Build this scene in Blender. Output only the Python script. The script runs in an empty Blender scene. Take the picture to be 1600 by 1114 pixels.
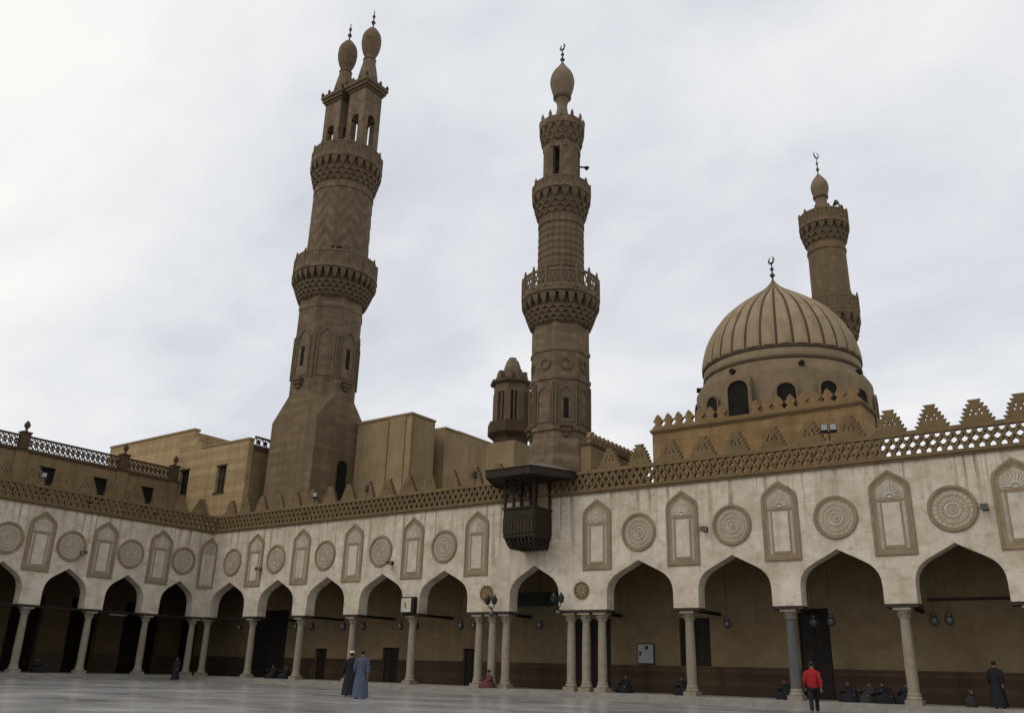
import bpy, bmesh, math, random
from mathutils import Vector, Matrix
random.seed(7)
S = bpy.context.scene
PI = math.pi
rad = math.radians

# ------------------------------------------------------------------ camera
CAM = Vector((55.844, -39.636, 1.10))
yaw, pitch, roll = rad(-36.06868), rad(20.03870), rad(1.61201)
fw = Vector((math.sin(yaw)*math.cos(pitch), math.cos(yaw)*math.cos(pitch), math.sin(pitch)))
r0 = Vector((math.cos(yaw), -math.sin(yaw), 0)); u0 = r0.cross(fw)
rt = r0*math.cos(roll) + u0*math.sin(roll); up = u0*math.cos(roll) - r0*math.sin(roll)
cd = bpy.data.cameras.new('camera'); cam = bpy.data.objects.new('camera', cd); S.collection.objects.link(cam)
M = Matrix((rt, up, -fw)).transposed().to_4x4(); M.translation = CAM; cam.matrix_world = M
cd.sensor_fit = 'HORIZONTAL'; cd.sensor_width = 36; cd.lens = 36*1348.55/1600; cd.clip_end = 9000
S.camera = cam

# ------------------------------------------------------------------ sky, sun, exposure
W = bpy.data.worlds.new('World'); S.world = W; W.use_nodes = True
nt = W.node_tree; nt.nodes.clear()
def wn(t, **k):
    n = nt.nodes.new(t)
    for a, b in k.items(): setattr(n, a, b)
    return n
def wmath(op, a, b=None, c=None):
    n = wn('ShaderNodeMath', operation=op)
    for i, v in enumerate((a, b, c)):
        if v is None: continue
        if isinstance(v, (int, float)): n.inputs[i].default_value = v
        else: nt.links.new(v, n.inputs[i])
    return n.outputs[0]
SUN_EL, SUN_AZ = rad(48), rad(205)          # sun behind the cloud, over the courtyard side
sky = wn('ShaderNodeTexSky', sky_type='NISHITA'); sky.sun_disc = False
sky.sun_elevation = SUN_EL; sky.sun_rotation = SUN_AZ; sky.air_density = 1.2; sky.dust_density = 3.0
tc = wn('ShaderNodeTexCoord'); sep = wn('ShaderNodeSeparateXYZ'); nt.links.new(tc.outputs['Generated'], sep.inputs[0])
zc = wmath('MAXIMUM', sep.outputs[2], 0.0); den = wmath('ADD', zc, 0.30)
comb = wn('ShaderNodeCombineXYZ')
nt.links.new(wmath('DIVIDE', sep.outputs[0], den), comb.inputs[0]); nt.links.new(wmath('DIVIDE', sep.outputs[1], den), comb.inputs[1])
comb.inputs[2].default_value = 3.7
def wnoise(scale, detail, rough, dist, off):
    mp = wn('ShaderNodeMapping'); mp.inputs['Location'].default_value = off; mp.inputs['Rotation'].default_value = (0, 0, 0.5)
    mp.inputs['Scale'].default_value = (1.0, 1.3, 1.0)
    nt.links.new(comb.outputs[0], mp.inputs[0])
    n = wn('ShaderNodeTexNoise'); n.inputs['Scale'].default_value = scale; n.inputs['Detail'].default_value = detail
    n.inputs['Roughness'].default_value = rough; n.inputs['Distortion'].default_value = dist
    nt.links.new(mp.outputs[0], n.inputs['Vector']); return n.outputs['Fac']
n1 = wnoise(1.0, 4, 0.5, 0.3, (11.1, 5.2, 0)); n2 = wnoise(3.6, 7, 0.58, 0.5, (1.0, 7.0, 0))
fac = wmath('ADD', wmath('MULTIPLY', n1, 0.78), wmath('MULTIPLY', n2, 0.22))
cr = wn('ShaderNodeValToRGB'); nt.links.new(fac, cr.inputs[0])
e = cr.color_ramp.elements
e[0].position = 0.36; e[0].color = (6.7, 6.95, 7.45, 1)
e[1].position = 0.62; e[1].color = (10.2, 10.0, 9.65, 1)
m_ = cr.color_ramp.elements.new(0.48); m_.color = (8.4, 8.55, 8.85, 1)
mix = wn('ShaderNodeMix', data_type='RGBA'); mix.inputs[0].default_value = 0.93
nt.links.new(sky.outputs[0], mix.inputs[6]); nt.links.new(cr.outputs[0], mix.inputs[7])
bg = wn('ShaderNodeBackground'); bg.inputs[1].default_value = 0.1
nt.links.new(mix.outputs[2], bg.inputs[0])
out = wn('ShaderNodeOutputWorld'); nt.links.new(bg.outputs[0], out.inputs[0])

sl = bpy.data.lights.new('sun', 'SUN'); sl.energy = 0.85; sl.angle = rad(35); sl.color = (1.0, 0.90, 0.76)
sun = bpy.data.objects.new('sun', sl); S.collection.objects.link(sun)
sd = Vector((math.sin(SUN_AZ)*math.cos(SUN_EL), math.cos(SUN_AZ)*math.cos(SUN_EL), math.sin(SUN_EL)))
sun.rotation_euler = sd.to_track_quat('Z', 'Y').to_euler()
S.view_settings.view_transform = 'Standard'; S.view_settings.look = 'None'
S.view_settings.exposure = 0.0; S.view_settings.gamma = 1.0; S.view_settings.use_curve_mapping = False
S.cycles.max_bounces = 7; S.cycles.diffuse_bounces = 5

# ------------------------------------------------------------------ materials
class NB:
    def __init__(s, name, rough=0.9, spec=0.25):
        s.m = bpy.data.materials.new(name); s.m.use_nodes = True; s.t = s.m.node_tree
        s.b = s.t.nodes['Principled BSDF']; s.b.inputs['Roughness'].default_value = rough
        s.b.inputs['Specular IOR Level'].default_value = spec
        s.tc = s.n('ShaderNodeTexCoord')
    def n(s, t, **k):
        n = s.t.nodes.new(t)
        for a, b in k.items(): setattr(n, a, b)
        return n
    def set(s, sock, v):
        if hasattr(v, 'is_output'): s.t.links.new(v, sock)
        else: sock.default_value = v
    def math(s, op, a, b=None, c=None, clamp=False):
        n = s.n('ShaderNodeMath', operation=op); n.use_clamp = clamp
        for i, v in enumerate((a, b, c)):
            if v is not None: s.set(n.inputs[i], v)
        return n.outputs[0]
    def noise(s, scale, detail=4, rough=0.55, vec=None, stretch=(1, 1, 1), dist=0.0):
        mp = s.n('ShaderNodeMapping'); mp.inputs['Scale'].default_value = stretch
        s.t.links.new(vec if vec is not None else s.tc.outputs['Object'], mp.inputs[0])
        n = s.n('ShaderNodeTexNoise'); n.inputs['Scale'].default_value = scale; n.inputs['Detail'].default_value = detail
        n.inputs['Roughness'].default_value = rough; n.inputs['Distortion'].default_value = dist
        s.t.links.new(mp.outputs[0], n.inputs['Vector']); return n.outputs['Fac']
    def ramp(s, f, p0, p1, clamp=True):
        n = s.n('ShaderNodeMapRange'); n.clamp = clamp
        s.set(n.inputs['Value'], f); n.inputs['From Min'].default_value = p0; n.inputs['From Max'].default_value = p1
        return n.outputs['Result']
    def mix(s, f, a, b, blend='MIX'):
        n = s.n('ShaderNodeMix', data_type='RGBA', blend_type=blend)
        s.set(n.inputs[0], f)
        for i, v in ((6, a), (7, b)):
            s.set(n.inputs[i], v if hasattr(v, 'is_output') else (*v, 1))
        return n.outputs[2]
    def col(s, v): s.set(s.b.inputs['Base Color'], v if hasattr(v, 'is_output') else (*v, 1))
    def bump(s, h, strength=0.4, dist=0.02):
        n = s.n('ShaderNodeBump'); n.inputs['Strength'].default_value = strength; n.inputs['Distance'].default_value = dist
        s.t.links.new(h, n.inputs['Height']); s.t.links.new(n.outputs[0], s.b.inputs['Normal'])
    def xyz(s, vec=None):
        n = s.n('ShaderNodeSeparateXYZ'); s.t.links.new(vec if vec is not None else s.tc.outputs['Object'], n.inputs[0]); return n.outputs

def plain(name, c, var=0.25, rough=0.85, scale=2.0, spec=0.25):
    k = NB(name, rough, spec); f = k.noise(scale, 5, 0.6)
    a = tuple(x*(1-var) for x in c); b = tuple(min(1, x*(1+var)) for x in c)
    k.col(k.mix(k.ramp(f, 0.3, 0.7), a, b)); k.bump(k.noise(scale*9, 4), 0.3, 0.01); return k.m

def stone(name, c, course=0.42, block=0.8, var=0.22, stripe=0.0, pattern=None, radius=2.5):
    """ashlar in courses, worked out round the vertical axis of each thing"""
    k = NB(name, 0.92, 0.2); x, y, z = k.xyz()
    ang = k.math('ARCTAN2', y, x); arc = k.math('MULTIPLY', ang, radius)
    cv = k.n('ShaderNodeCombineXYZ'); k.set(cv.inputs[0], arc); k.set(cv.inputs[1], z)
    br = k.n('ShaderNodeTexBrick'); k.t.links.new(cv.outputs[0], br.inputs['Vector'])
    br.inputs['Scale'].default_value = 1; br.inputs['Brick Width'].default_value = block; br.inputs['Row Height'].default_value = course
    br.inputs['Mortar Size'].default_value = 0.012; br.inputs['Mortar Smooth'].default_value = 0.6
    lo = tuple(v*(1-var) for v in c); hi = tuple(v*(1+var) for v in c)
    br.inputs['Color1'].default_value = (*lo, 1); br.inputs['Color2'].default_value = (*hi, 1)
    br.inputs['Mortar'].default_value = (*tuple(v*0.72 for v in c), 1)
    big = k.noise(0.35, 5, 0.6); fine = k.noise(3.0, 5, 0.65)
    base = k.mix(k.ramp(big, 0.32, 0.68), tuple(v*0.70 for v in c), tuple(min(1, v*1.28) for v in c))
    colr = k.mix(0.62, base, br.outputs['Color'])
    colr = k.mix(k.math('MULTIPLY', k.ramp(k.noise(0.8, 6, 0.7), 0.56, 0.70), 0.55), colr, tuple(min(1, v*1.55) for v in c))
    colr = k.mix(k.math('MULTIPLY', k.ramp(fine, 0.5, 0.72), 0.35), colr, tuple(v*0.55 for v in c))
    streak = k.noise(1.6, 3, 0.5, stretch=(1, 1, 0.07))
    colr = k.mix(k.math('MULTIPLY', k.ramp(streak, 0.48, 0.70), 0.50), colr, (c[0]*0.55, c[1]*0.52, c[2]*0.5))
    if stripe:
        st = k.ramp(k.math('SINE', k.math('MULTIPLY', z, PI/course)), -0.2, 0.2)
        colr = k.mix(k.math('MULTIPLY', st, stripe), colr, (c[0]*0.72, c[1]*0.62, c[2]*0.55))
    h = k.math('ADD', k.math('MULTIPLY', br.outputs['Fac'], -0.6), k.math('MULTIPLY', fine, 0.5))
    if pattern:
        u = k.math('MULTIPLY', ang, pattern[0]); v = k.math('MULTIPLY', z, pattern[1])
        if pattern[2] == 'zigzag':
            tri = k.math('PINGPONG', k.math('DIVIDE', u, PI), 1.0)
            w = k.math('SINE', k.math('ADD', k.math('MULTIPLY', v, 2*PI), k.math('MULTIPLY', k.math('SUBTRACT', 1.0, tri), 7.0)))
        else:
            w = k.math('MULTIPLY', k.math('SINE', k.math('ADD', u, k.math('MULTIPLY', v, 2*PI))), k.math('SINE', k.math('SUBTRACT', u, k.math('MULTIPLY', v, 2*PI))))
        w = k.ramp(w, 0.25, -0.25)
        colr = k.mix(k.math('MULTIPLY', w, 0.40), colr, (c[0]*0.6, c[1]*0.58, c[2]*0.52))
        
    k.col(colr); k.bump(h, 0.6, 0.03); return k.m

# whitewashed courtyard front: cream plaster with ochre rain streaks under the cornice and grey scuffs
k = NB('cream_plaster', 0.9, 0.2); x, y, z = k.xyz()
big = k.noise(0.45, 6, 0.62); med = k.noise(1.7, 6, 0.65); fine = k.noise(9, 5, 0.7)
c_ = k.mix(k.ramp(big, 0.32, 0.68), (0.415, 0.35, 0.268), (0.635, 0.57, 0.475))
c_ = k.mix(k.math('MULTIPLY', k.ramp(med, 0.50, 0.68), 0.60), c_, (0.29, 0.222, 0.135))
c_ = k.mix(k.math('MULTIPLY', k.ramp(k.noise(2.6, 7, 0.72, stretch=(1, 1, 2.4), dist=0.5), 0.53, 0.68), 0.40), c_, (0.29, 0.225, 0.14))
c_ = k.mix(k.math('MULTIPLY', k.ramp(k.noise(0.9, 6, 0.7, stretch=(1, 1, 1.6)), 0.52, 0.66), 0.50), c_, (0.69, 0.64, 0.555))
st = k.noise(2.8, 4, 0.62, stretch=(1, 0.2, 0.035)); hi = k.ramp(z, 6.2, 10.2)
mask = k.math('MULTIPLY', k.ramp(st, 0.50, 0.64), k.math('MULTIPLY', k.math('ADD', hi, 0.12), k.ramp(big, 0.3, 0.55)))
c_ = k.mix(k.math('MULTIPLY', mask, 0.92), c_, (0.19, 0.13, 0.065))
c_ = k.mix(k.math('MULTIPLY', k.ramp(fine, 0.55, 0.75), 0.35), c_, (0.25, 0.205, 0.155))
k.col(c_); k.bump(k.math('ADD', fine, k.math('MULTIPLY', med, 1.5)), 0.35, 0.02); PLASTER = k.m

def weathered(name, c, dark=0.5, scale=1.5):
    k = NB(name, 0.92, 0.2)
    oi = k.n('ShaderNodeObjectInfo'); va = k.n('ShaderNodeVectorMath', operation='ADD'); k.t.links.new(k.tc.outputs['Object'], va.inputs[0])
    k.t.links.new(k.math('MULTIPLY', oi.outputs['Random'], 61.0), va.inputs[1]); vv = va.outputs[0]
    a = k.noise(scale, 6, 0.65, vv); b = k.noise(scale*6, 5, 0.7, vv); s_ = k.noise(2.2, 3, 0.5, vv, stretch=(1, 1, 0.08))
    q = k.mix(k.ramp(a, 0.3, 0.7), tuple(v*0.78 for v in c), tuple(min(1, v*1.22) for v in c))
    q = k.mix(k.math('MULTIPLY', k.ramp(b, 0.52, 0.7), 0.4), q, tuple(v*dark for v in c))
    q = k.mix(k.math('MULTIPLY', k.ramp(s_, 0.52, 0.72), 0.45), q, tuple(v*0.55 for v in c))
    q = k.mix(k.math('MULTIPLY', oi.outputs['Random'], 0.30), q, tuple(v*0.70 for v in c))
    k.col(q); k.bump(k.math('ADD', a, b), 0.45, 0.02); return k.m
TRIM = weathered('ochre_trim', (0.165, 0.116, 0.06))
BAND = weathered('brown_stucco_band', (0.262, 0.202, 0.126), 0.6)
BAND2 = weathered('tan_stucco', (0.275, 0.215, 0.142), 0.7)
PANELW = weathered('pale_plaster_panel', (0.51, 0.455, 0.38), 0.75, 2.5)
CARVE = weathered('grey_carved_stucco', (0.40, 0.345, 0.27), 0.6, 4)
RELIEF = weathered('tan_relief_stucco', (0.46, 0.40, 0.315), 0.7, 4)
RELIEF2 = weathered('tan_relief_dark', (0.37, 0.31, 0.23), 0.7, 4)  # darker tan than the disc, for the raised rosette
MARBLE = weathered('column_marble', (0.27, 0.232, 0.175), 0.7, 3.5)
GREYM = weathered('dark_granite', (0.115, 0.115, 0.12), 0.7, 3.5)
BACKW = weathered('gallery_limewash', (0.200, 0.150, 0.082), 0.75)
HALLB = weathered('hall_shaded_stone', (0.095, 0.066, 0.036), 0.7)  # pier stone darkened so its colour carries the deep hall's shade
DADO = stone('dado_red_stone', (0.062, 0.041, 0.026), 0.33, 0.9, 0.3)
DARKW = plain('dark_wood', (0.014, 0.010, 0.008), 0.35, 0.7, 3)
KWOOD = plain('brown_kiosk_wood', (0.030, 0.020, 0.013), 0.4, 0.75, 4)
DARKW2 = plain('weathered_wood', (0.034, 0.025, 0.018), 0.35, 0.8, 3)
ROOFW = plain('grey_roof_boards', (0.10, 0.082, 0.066), 0.3, 0.8, 2)
BLACK = plain('black_iron', (0.016, 0.015, 0.015), 0.3, 0.55, 4, 0.4)
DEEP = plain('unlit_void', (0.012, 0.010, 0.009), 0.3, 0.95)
MIN_A = stone('brown_minaret_stone', (0.160, 0.117, 0.075), 0.40, 0.75, 0.36)
MIN_AZ = stone('brown_minaret_zigzag', (0.160, 0.117, 0.075), 0.40, 0.75, 0.30, pattern=(8, 0.667, 'zigzag'))
MIN_AS = stone('banded_minaret_stone', (0.165, 0.121, 0.072), 0.42, 0.8, stripe=0.28, radius=3)
MIN_B = stone('middle_minaret_stone', (0.160, 0.117, 0.075), 0.36, 0.6, 0.36, radius=2)
MIN_BK = stone('middle_minaret_knots', (0.158, 0.115, 0.073), 0.36, 0.6, radius=2, pattern=(12, 0.91, 'knot'))
MIN_C = stone('right_minaret_stone', (0.165, 0.118, 0.070), 0.40, 0.7, radius=2)
CARVED = weathered('carved_dark_stone', (0.132, 0.098, 0.060), 0.5, 2.5)  # darker stone tone for the carved parts
NECKP = weathered('pale_bulb_plaster', (0.20, 0.152, 0.105), 0.75, 1.5)
OCHREB = stone('ochre_ashlar', (0.35, 0.255, 0.138), 0.5, 1.1, 0.22, radius=14)
OCHREC = stone('orange_ashlar', (0.245, 0.16, 0.076), 0.48, 1.0, 0.22, radius=9)
BUFF = weathered('buff_render', (0.285, 0.21, 0.118), 0.65, 0.5)
BROWNB = stone('brown_and_shaded_ashlar', (0.21, 0.15, 0.082), 0.5, 1.0, 0.12, radius=14)
LTRIM = weathered('dark_parapet_stone', (0.085, 0.058, 0.036), 0.6)
GORE = weathered('buff_dome_gore', (0.285, 0.218, 0.14), 0.75, 0.9)
GROOVE = weathered('dark_dome_groove', (0.085, 0.062, 0.040), 0.7)
DRUM = weathered('grey_brown_drum', (0.185, 0.138, 0.084), 0.75, 0.8)
BRONZE = plain('aged_bronze', (0.04, 0.04, 0.034), 0.3, 0.5, 4, 0.5)
GREEN = plain('dark_green_paint', (0.02, 0.035, 0.026), 0.25, 0.6)
WHITEP = plain('white_board', (0.30, 0.31, 0.30), 0.08, 0.5)
GLASS = plain('pale_lamp_glass', (0.26, 0.29, 0.30), 0.05, 0.15, 2, 0.5)
DGLASS = plain('smoky_globe_glass', (0.05, 0.05, 0.046), 0.2, 0.12, 2, 0.5)
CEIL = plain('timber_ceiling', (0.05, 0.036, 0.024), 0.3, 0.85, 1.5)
ROOFING = plain('flat_roof_screed', (0.26, 0.22, 0.17), 0.2, 0.95, 0.5)

# polished marble paving: tone of each slab comes from a colour attribute
k = NB('polished_marble', 0.16, 0.5)
at_ = k.n('ShaderNodeAttribute'); at_.attribute_name = 'tone'
v1 = k.noise(0.25, 6, 0.6, stretch=(1, 1, 1)); v2 = k.noise(2.2, 7, 0.65, dist=0.6)
q = k.mix(k.ramp(v1, 0.3, 0.7), (0.225, 0.222, 0.22), (0.35, 0.34, 0.33))
q = k.mix(k.math('MULTIPLY', k.ramp(v2, 0.5, 0.7), 0.40), q, (0.16, 0.16, 0.165))
q = k.mix(1.0, q, at_.outputs['Color'], 'MULTIPLY')
k.col(q); rr = k.n('ShaderNodeMapRange'); k.set(rr.inputs['Value'], v1)
rr.inputs['From Min'].default_value = 0.3; rr.inputs['From Max'].default_value = 0.7; rr.inputs['To Min'].default_value = 0.17; rr.inputs['To Max'].default_value = 0.30
k.set(k.b.inputs['Roughness'], rr.outputs['Result']); k.bump(k.noise(1.2, 4, 0.6), 0.12, 0.01)
SLAB = k.m
JOINT = plain('paving_joint', (0.06, 0.058, 0.056), 0.2, 0.5, 1)
GROUND = plain('dusty_ground', (0.30, 0.26, 0.21), 0.25, 0.95, 0.02)
STEPM = weathered('stylobate_marble', (0.27, 0.25, 0.22), 0.75)

# ------------------------------------------------------------------ mesh helpers
class MB:
    def __init__(s): s.v = []; s.f = []; s.sm = []
    def add(s, vs, fs, smooth=False):
        o = len(s.v); s.v += [tuple(p) for p in vs]; s.f += [tuple(i+o for i in f) for f in fs]; s.sm += [smooth]*len(fs); return s
    def box(s, x0, x1, y0, y1, z0, z1):
        vs = [(x, y, z) for z in (z0, z1) for y in (y0, y1) for x in (x0, x1)]
        return s.add(vs, [(0, 2, 3, 1), (4, 5, 7, 6), (0, 1, 5, 4), (2, 6, 7, 3), (0, 4, 6, 2), (1, 3, 7, 5)])
    def prism(s, poly, y0, y1):
        """polygon of (x,z) pushed from y0 to y1"""
        n = len(poly); vs = [(x, y0, z) for x, z in poly] + [(x, y1, z) for x, z in poly]
        fs = [tuple(range(n)), tuple(range(2*n-1, n-1, -1))] + [(i, i+n, (i+1) % n+n, (i+1) % n) for i in range(n)]
        return s.add(vs, fs)
    def ring(s, outer, inner, y0, y1):
        """closed band between two outlines with the same number of points"""
        n = len(outer); vs = []
        for yy in (y0, y1): vs += [(x, yy, z) for x, z in outer] + [(x, yy, z) for x, z in inner]
        fs = []
        for i in range(n):
            j = (i+1) % n
            fs += [(i, j, n+j, n+i), (2*n+i, 3*n+i, 3*n+j, 2*n+j), (i, 2*n+i, 2*n+j, j), (n+i, n+j, 3*n+j, 3*n+i)]
        return s.add(vs, fs)
    def bar(s, p, q, w, y0, y1):
        """straight bar in the xz plane"""
        d = Vector((q[0]-p[0], q[1]-p[1])); n = Vector((-d.y, d.x)).normalized()*w/2
        return s.prism([(p[0]+n.x, p[1]+n.y), (p[0]-n.x, p[1]-n.y), (q[0]-n.x, q[1]-n.y), (q[0]+n.x, q[1]+n.y)], y0, y1)
    def lathe(s, prof, n=24, ph=0.0, smooth=True, cx=0, cy=0, cap=True):
        vs = []; fs = []
        for r, z in prof:
            for i in range(n):
                a = ph+2*PI*i/n; vs.append((cx+r*math.cos(a), cy+r*math.sin(a), z))
        for k in range(len(prof)-1):
            for i in range(n):
                j = (i+1) % n; fs.append((k*n+i, k*n+j, (k+1)*n+j, (k+1)*n+i))
        s.add(vs, fs, smooth); o = len(s.v)-len(vs)
        if cap:
            s.f.append(tuple(o+i for i in range(n-1, -1, -1))); s.sm.append(False)
            s.f.append(tuple(o+(len(prof)-1)*n+i for i in range(n))); s.sm.append(False)
        return s
    def tube(s, pts, r, n=8):
        pts = [Vector(p) for p in pts]; vs = []; fs = []
        for i, p in enumerate(pts):
            d = (pts[min(i+1, len(pts)-1)]-pts[max(i-1, 0)]).normalized()
            a = d.cross(Vector((0, 0, 1)) if abs(d.z) < 0.9 else Vector((1, 0, 0))).normalized(); b = d.cross(a)
            rr = r[i] if isinstance(r, (list, tuple)) else r
            for j in range(n):
                t = 2*PI*j/n; vs.append(p+a*math.cos(t)*rr+b*math.sin(t)*rr)
        for i in range(len(pts)-1):
            for j in range(n):
                k = (j+1) % n; fs.append((i*n+j, i*n+k, (i+1)*n+k, (i+1)*n+j))
        s.add(vs, fs, True); o = len(s.v)-len(vs)
        s.f += [tuple(o+j for j in range(n-1, -1, -1)), tuple(o+(len(pts)-1)*n+j for j in range(n))]; s.sm += [False]*2
        return s
    def ball(s, c, r, sx=1, sy=1, sz=1, n=10):
        prof = [(max(1e-3, math.sin(PI*i/n)), -math.cos(PI*i/n)) for i in range(n+1)]; vs = []; fs = []
        for q, z in prof:
            for i in range(n):
                a = 2*PI*i/n; vs.append((c[0]+q*math.cos(a)*r*sx, c[1]+q*math.sin(a)*r*sy, c[2]+z*r*sz))
        for k in range(n):
            for i in range(n):
                j = (i+1) % n; fs.append((k*n+i, k*n+j, (k+1)*n+j, (k+1)*n+i))
        return s.add(vs, fs, True)
    def mesh(s, name, m):
        me = bpy.data.meshes.new(name); me.from_pydata(s.v, [], s.f)
        for p, q in zip(me.polygons, s.sm): p.use_smooth = q
        b = bmesh.new(); b.from_mesh(me); bmesh.ops.recalc_face_normals(b, faces=b.faces); b.to_mesh(me); b.free()
        if any(s.sm): me.set_sharp_from_angle(angle=rad(38))
        me.materials.append(m); return me

COL = S.collection.objects
def put(name, me, parent=None, loc=(0, 0, 0), rz=0.0):
    o = bpy.data.objects.new(name, me); COL.link(o); o.location = loc; o.rotation_euler = (0, 0, rz)
    if parent: o.parent = parent
    return o
def part(name, mb, m, parent, loc=(0, 0, 0), rz=0.0): return put(name, mb.mesh(name, m), parent, loc, rz)
def tag(o, label, cat, group=None):
    o['label'] = label; o['category'] = cat
    if group: o['group'] = group
    return o
def thing(name, label, cat, loc=(0, 0, 0), rz=0.0, group=None):
    o = put(name, None, None, loc, rz); o.empty_display_size = 0.3; return tag(o, label, cat, group)
def struct(name, mb, m, loc=(0, 0, 0)):
    o = put(name, mb.mesh(name, m), None, loc); o['kind'] = 'structure'; return o
def copy_tree(o, parent=None):
    c = o.copy(); COL.link(c)
    if parent: c.parent = parent
    for ch in list(o.children): copy_tree(ch, c)
    return c
def noshade(me):
    for p in me.polygons: p.use_smooth = False
    return me

# ------------------------------------------------------------------ ground and courtyard
g = MB(); g.add([(-3000, -3000, -0.06), (3000, -3000, -0.06), (3000, 3000, -0.06), (-3000, 3000, -0.06)], [(0, 1, 2, 3)])
struct('ground', g, GROUND)
fl = MB(); fl.box(-0.9, 72, -60, -0.9, -0.05, -0.012)
floor = struct('courtyard_floor', fl, JOINT)
# marble slabs, real joints between them
sv, sf, tones = [], [], []
sx, sy = 1.55, 1.15
for j in range(51):
    for i in range(46):
        if i*sx+0.1 > 70: continue
        off = (j % 2)*sx*0.5
        x0 = 0.96+i*sx+off-0.75; y1 = -1.36-j*sy
        if x0 < 0.0: continue
        t = random.gauss(1.0, 0.10)*(0.93 if (j//3) % 2 else 1.02)
        dz = random.uniform(0, 0.004); tl = random.uniform(-0.0015, 0.0015)
        a, b, c2, d = x0+0.012, x0+sx-0.012, y1-sy+0.012, y1-0.012
        o = len(sv)
        sv += [(a, c2, dz-tl), (b, c2, dz+tl), (b, d, dz+tl), (a, d, dz-tl), (a, c2, -0.011), (b, c2, -0.011), (b, d, -0.011), (a, d, -0.011)]
        sf += [(o, o+1, o+2, o+3), (o, o+4, o+5, o+1), (o+1, o+5, o+6, o+2), (o+2, o+6, o+7, o+3), (o+3, o+7, o+4, o)]
        tones += [(t, t*random.uniform(0.985, 1.0), t*random.uniform(0.96, 1.0), 1)]*8
me = bpy.data.meshes.new('marble_slabs'); me.from_pydata(sv, [], sf); me.materials.append(SLAB)
ca = me.color_attributes.new('tone', 'FLOAT_COLOR', 'POINT')
for i, t in enumerate(tones): ca.data[i].color = t
sl_ = put('marble_slabs', me, floor); sl_['kind'] = 'stuff'
# two steps up to the galleries
st = MB()
st.box(-0.9, 64, -1.30, 4.35, -0.01, 0.125); st.box(-6.4, 0.9-0.002, -60, 4.35, -0.01, 0.123)
st.box(-1, 64, -0.85, 4.3, 0.127, 0.26); st.box(-6.3, 0.5, -60, 4.3, 0.126, 0.258)
struct('gallery_steps', st, STEPM)

# ------------------------------------------------------------------ arcades round the courtyard
ZB, ZC, ZA, ZK = 0.26, 4.06, 6.55, 10.12       # column foot, impost, arch point, cornice
TH = 0.75
ARCH = [(1, ZC), (1, 4.9), (0.985, 5.2), (0.945, 5.43), (0.87, 5.64), (0.76, 5.83), (0.60, 6.00), (0.40, 6.18), (0.2, 6.36), (0, ZA)]
def arch_pts(c, hw): return [(c-hw*f, z) for f, z in ARCH]+[(c+hw*f, z) for f, z in reversed(ARCH[:-1])]
def arcade_wall_mesh(x0, x1, opens):
    m = MB(); top = ZK; sol = []
    prev = x0
    for a, b in opens:
        sol.append((prev, a)); prev = b
    sol.append((prev, x1))
    for a, b in sol: m.box(a, b, 0, TH, ZC+0.12, top)
    for a, b in opens:
        pts = arch_pts((a+b)/2, (b-a)/2)
        pts = [(x, max(z, ZC+0.12)) for x, z in pts]
        n = len(pts); vs = []
        for yy in (0, TH): vs += [(x, yy, z) for x, z in pts]+[(x, yy, top) for x, z in pts]
        fs = []
        for i in range(n-1):
            if abs(pts[i][0]-pts[i+1][0]) < 1e-6: continue
            fs += [(i, i+1, n+i+1, n+i), (2*n+i, 3*n+i, 3*n+i+1, 2*n+i+1), (i, 2*n+i, 2*n+i+1, i+1)]
        m.add(vs, fs)
    return m
# --- shared pieces
def outline(w, zb, zs, zt, k=1.0):
    return [(-w, zb), (-w, zs), (-w*0.93, zs+(zt-zs)*0.28), (-w*0.62, zs+(zt-zs)*0.58), (0, zt), (w*0.62, zs+(zt-zs)*0.58), (w*0.93, zs+(zt-zs)*0.28), (w, zs), (w, zb)]
N_FRAME = MB().ring(outline(0.86, 6.14, 8.98, 9.83), outline(0.70, 6.32, 8.95, 9.61), -0.045, 0.02).ring(outline(0.82, 6.19, 8.97, 9.77), outline(0.76, 6.26, 8.96, 9.69), -0.07, -0.04).mesh('blind_niche', BAND)
N_INNER = MB().ring(outline(0.70, 6.32, 8.95, 9.61), outline(0.58, 6.44, 8.93, 9.45), -0.028, 0.02).mesh('inner_moulding', BAND2)
t_ = MB(); t_.prism(outline(0.58, 6.44, 8.93, 9.45), -0.012, 0.02); N_BACK = t_.mesh('niche_back', CARVE)
t_ = MB(); t_.ring([(-0.44, 6.46), (-0.44, 8.46), (0.44, 8.46), (0.44, 6.46)], [(-0.36, 6.58), (-0.36, 8.40), (0.36, 8.40), (0.36, 6.58)], -0.034, 0.0)
t_.box(-0.575, 0.575, -0.04, 0.0, 8.47, 8.56); N_PFRAME = t_.mesh('panel_frame', BAND2)
t_ = MB(); t_.box(-0.36, 0.36, -0.024, 0.0, 6.58, 8.40); N_PANEL = t_.mesh('plaster_panel', PANELW)
t_ = MB()
for i in range(11):
    a = PI*(i+0.5)/11; R0, R1 = 0.13, 0.47 if abs(a-PI/2) > 0.4 else 0.62
    if R1*math.sin(a) > 0.75: R1 = 0.7
    t_.bar((R0*math.cos(a), 8.62+R0*math.sin(a)), (R1*math.cos(a), 8.62+R1*math.sin(a)), 0.055, -0.045, -0.005)
t_.prism([(0.11*math.cos(PI*i/8), 8.58+0.13*math.sin(PI*i/8)) for i in range(9)], -0.055, -0.005)
N_FAN = t_.mesh('scallop_fan', PANELW)
def circ(r, n=36, cz=0): return [(r*math.cos(2*PI*i/n), cz+r*math.sin(2*PI*i/n)) for i in range(n)]
t_ = MB(); t_.ring(circ(0.97), circ(0.78), -0.06, 0.02); t_.ring(circ(0.93), circ(0.86), -0.09, -0.05); R_RING = t_.mesh('roundel', BAND)
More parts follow.
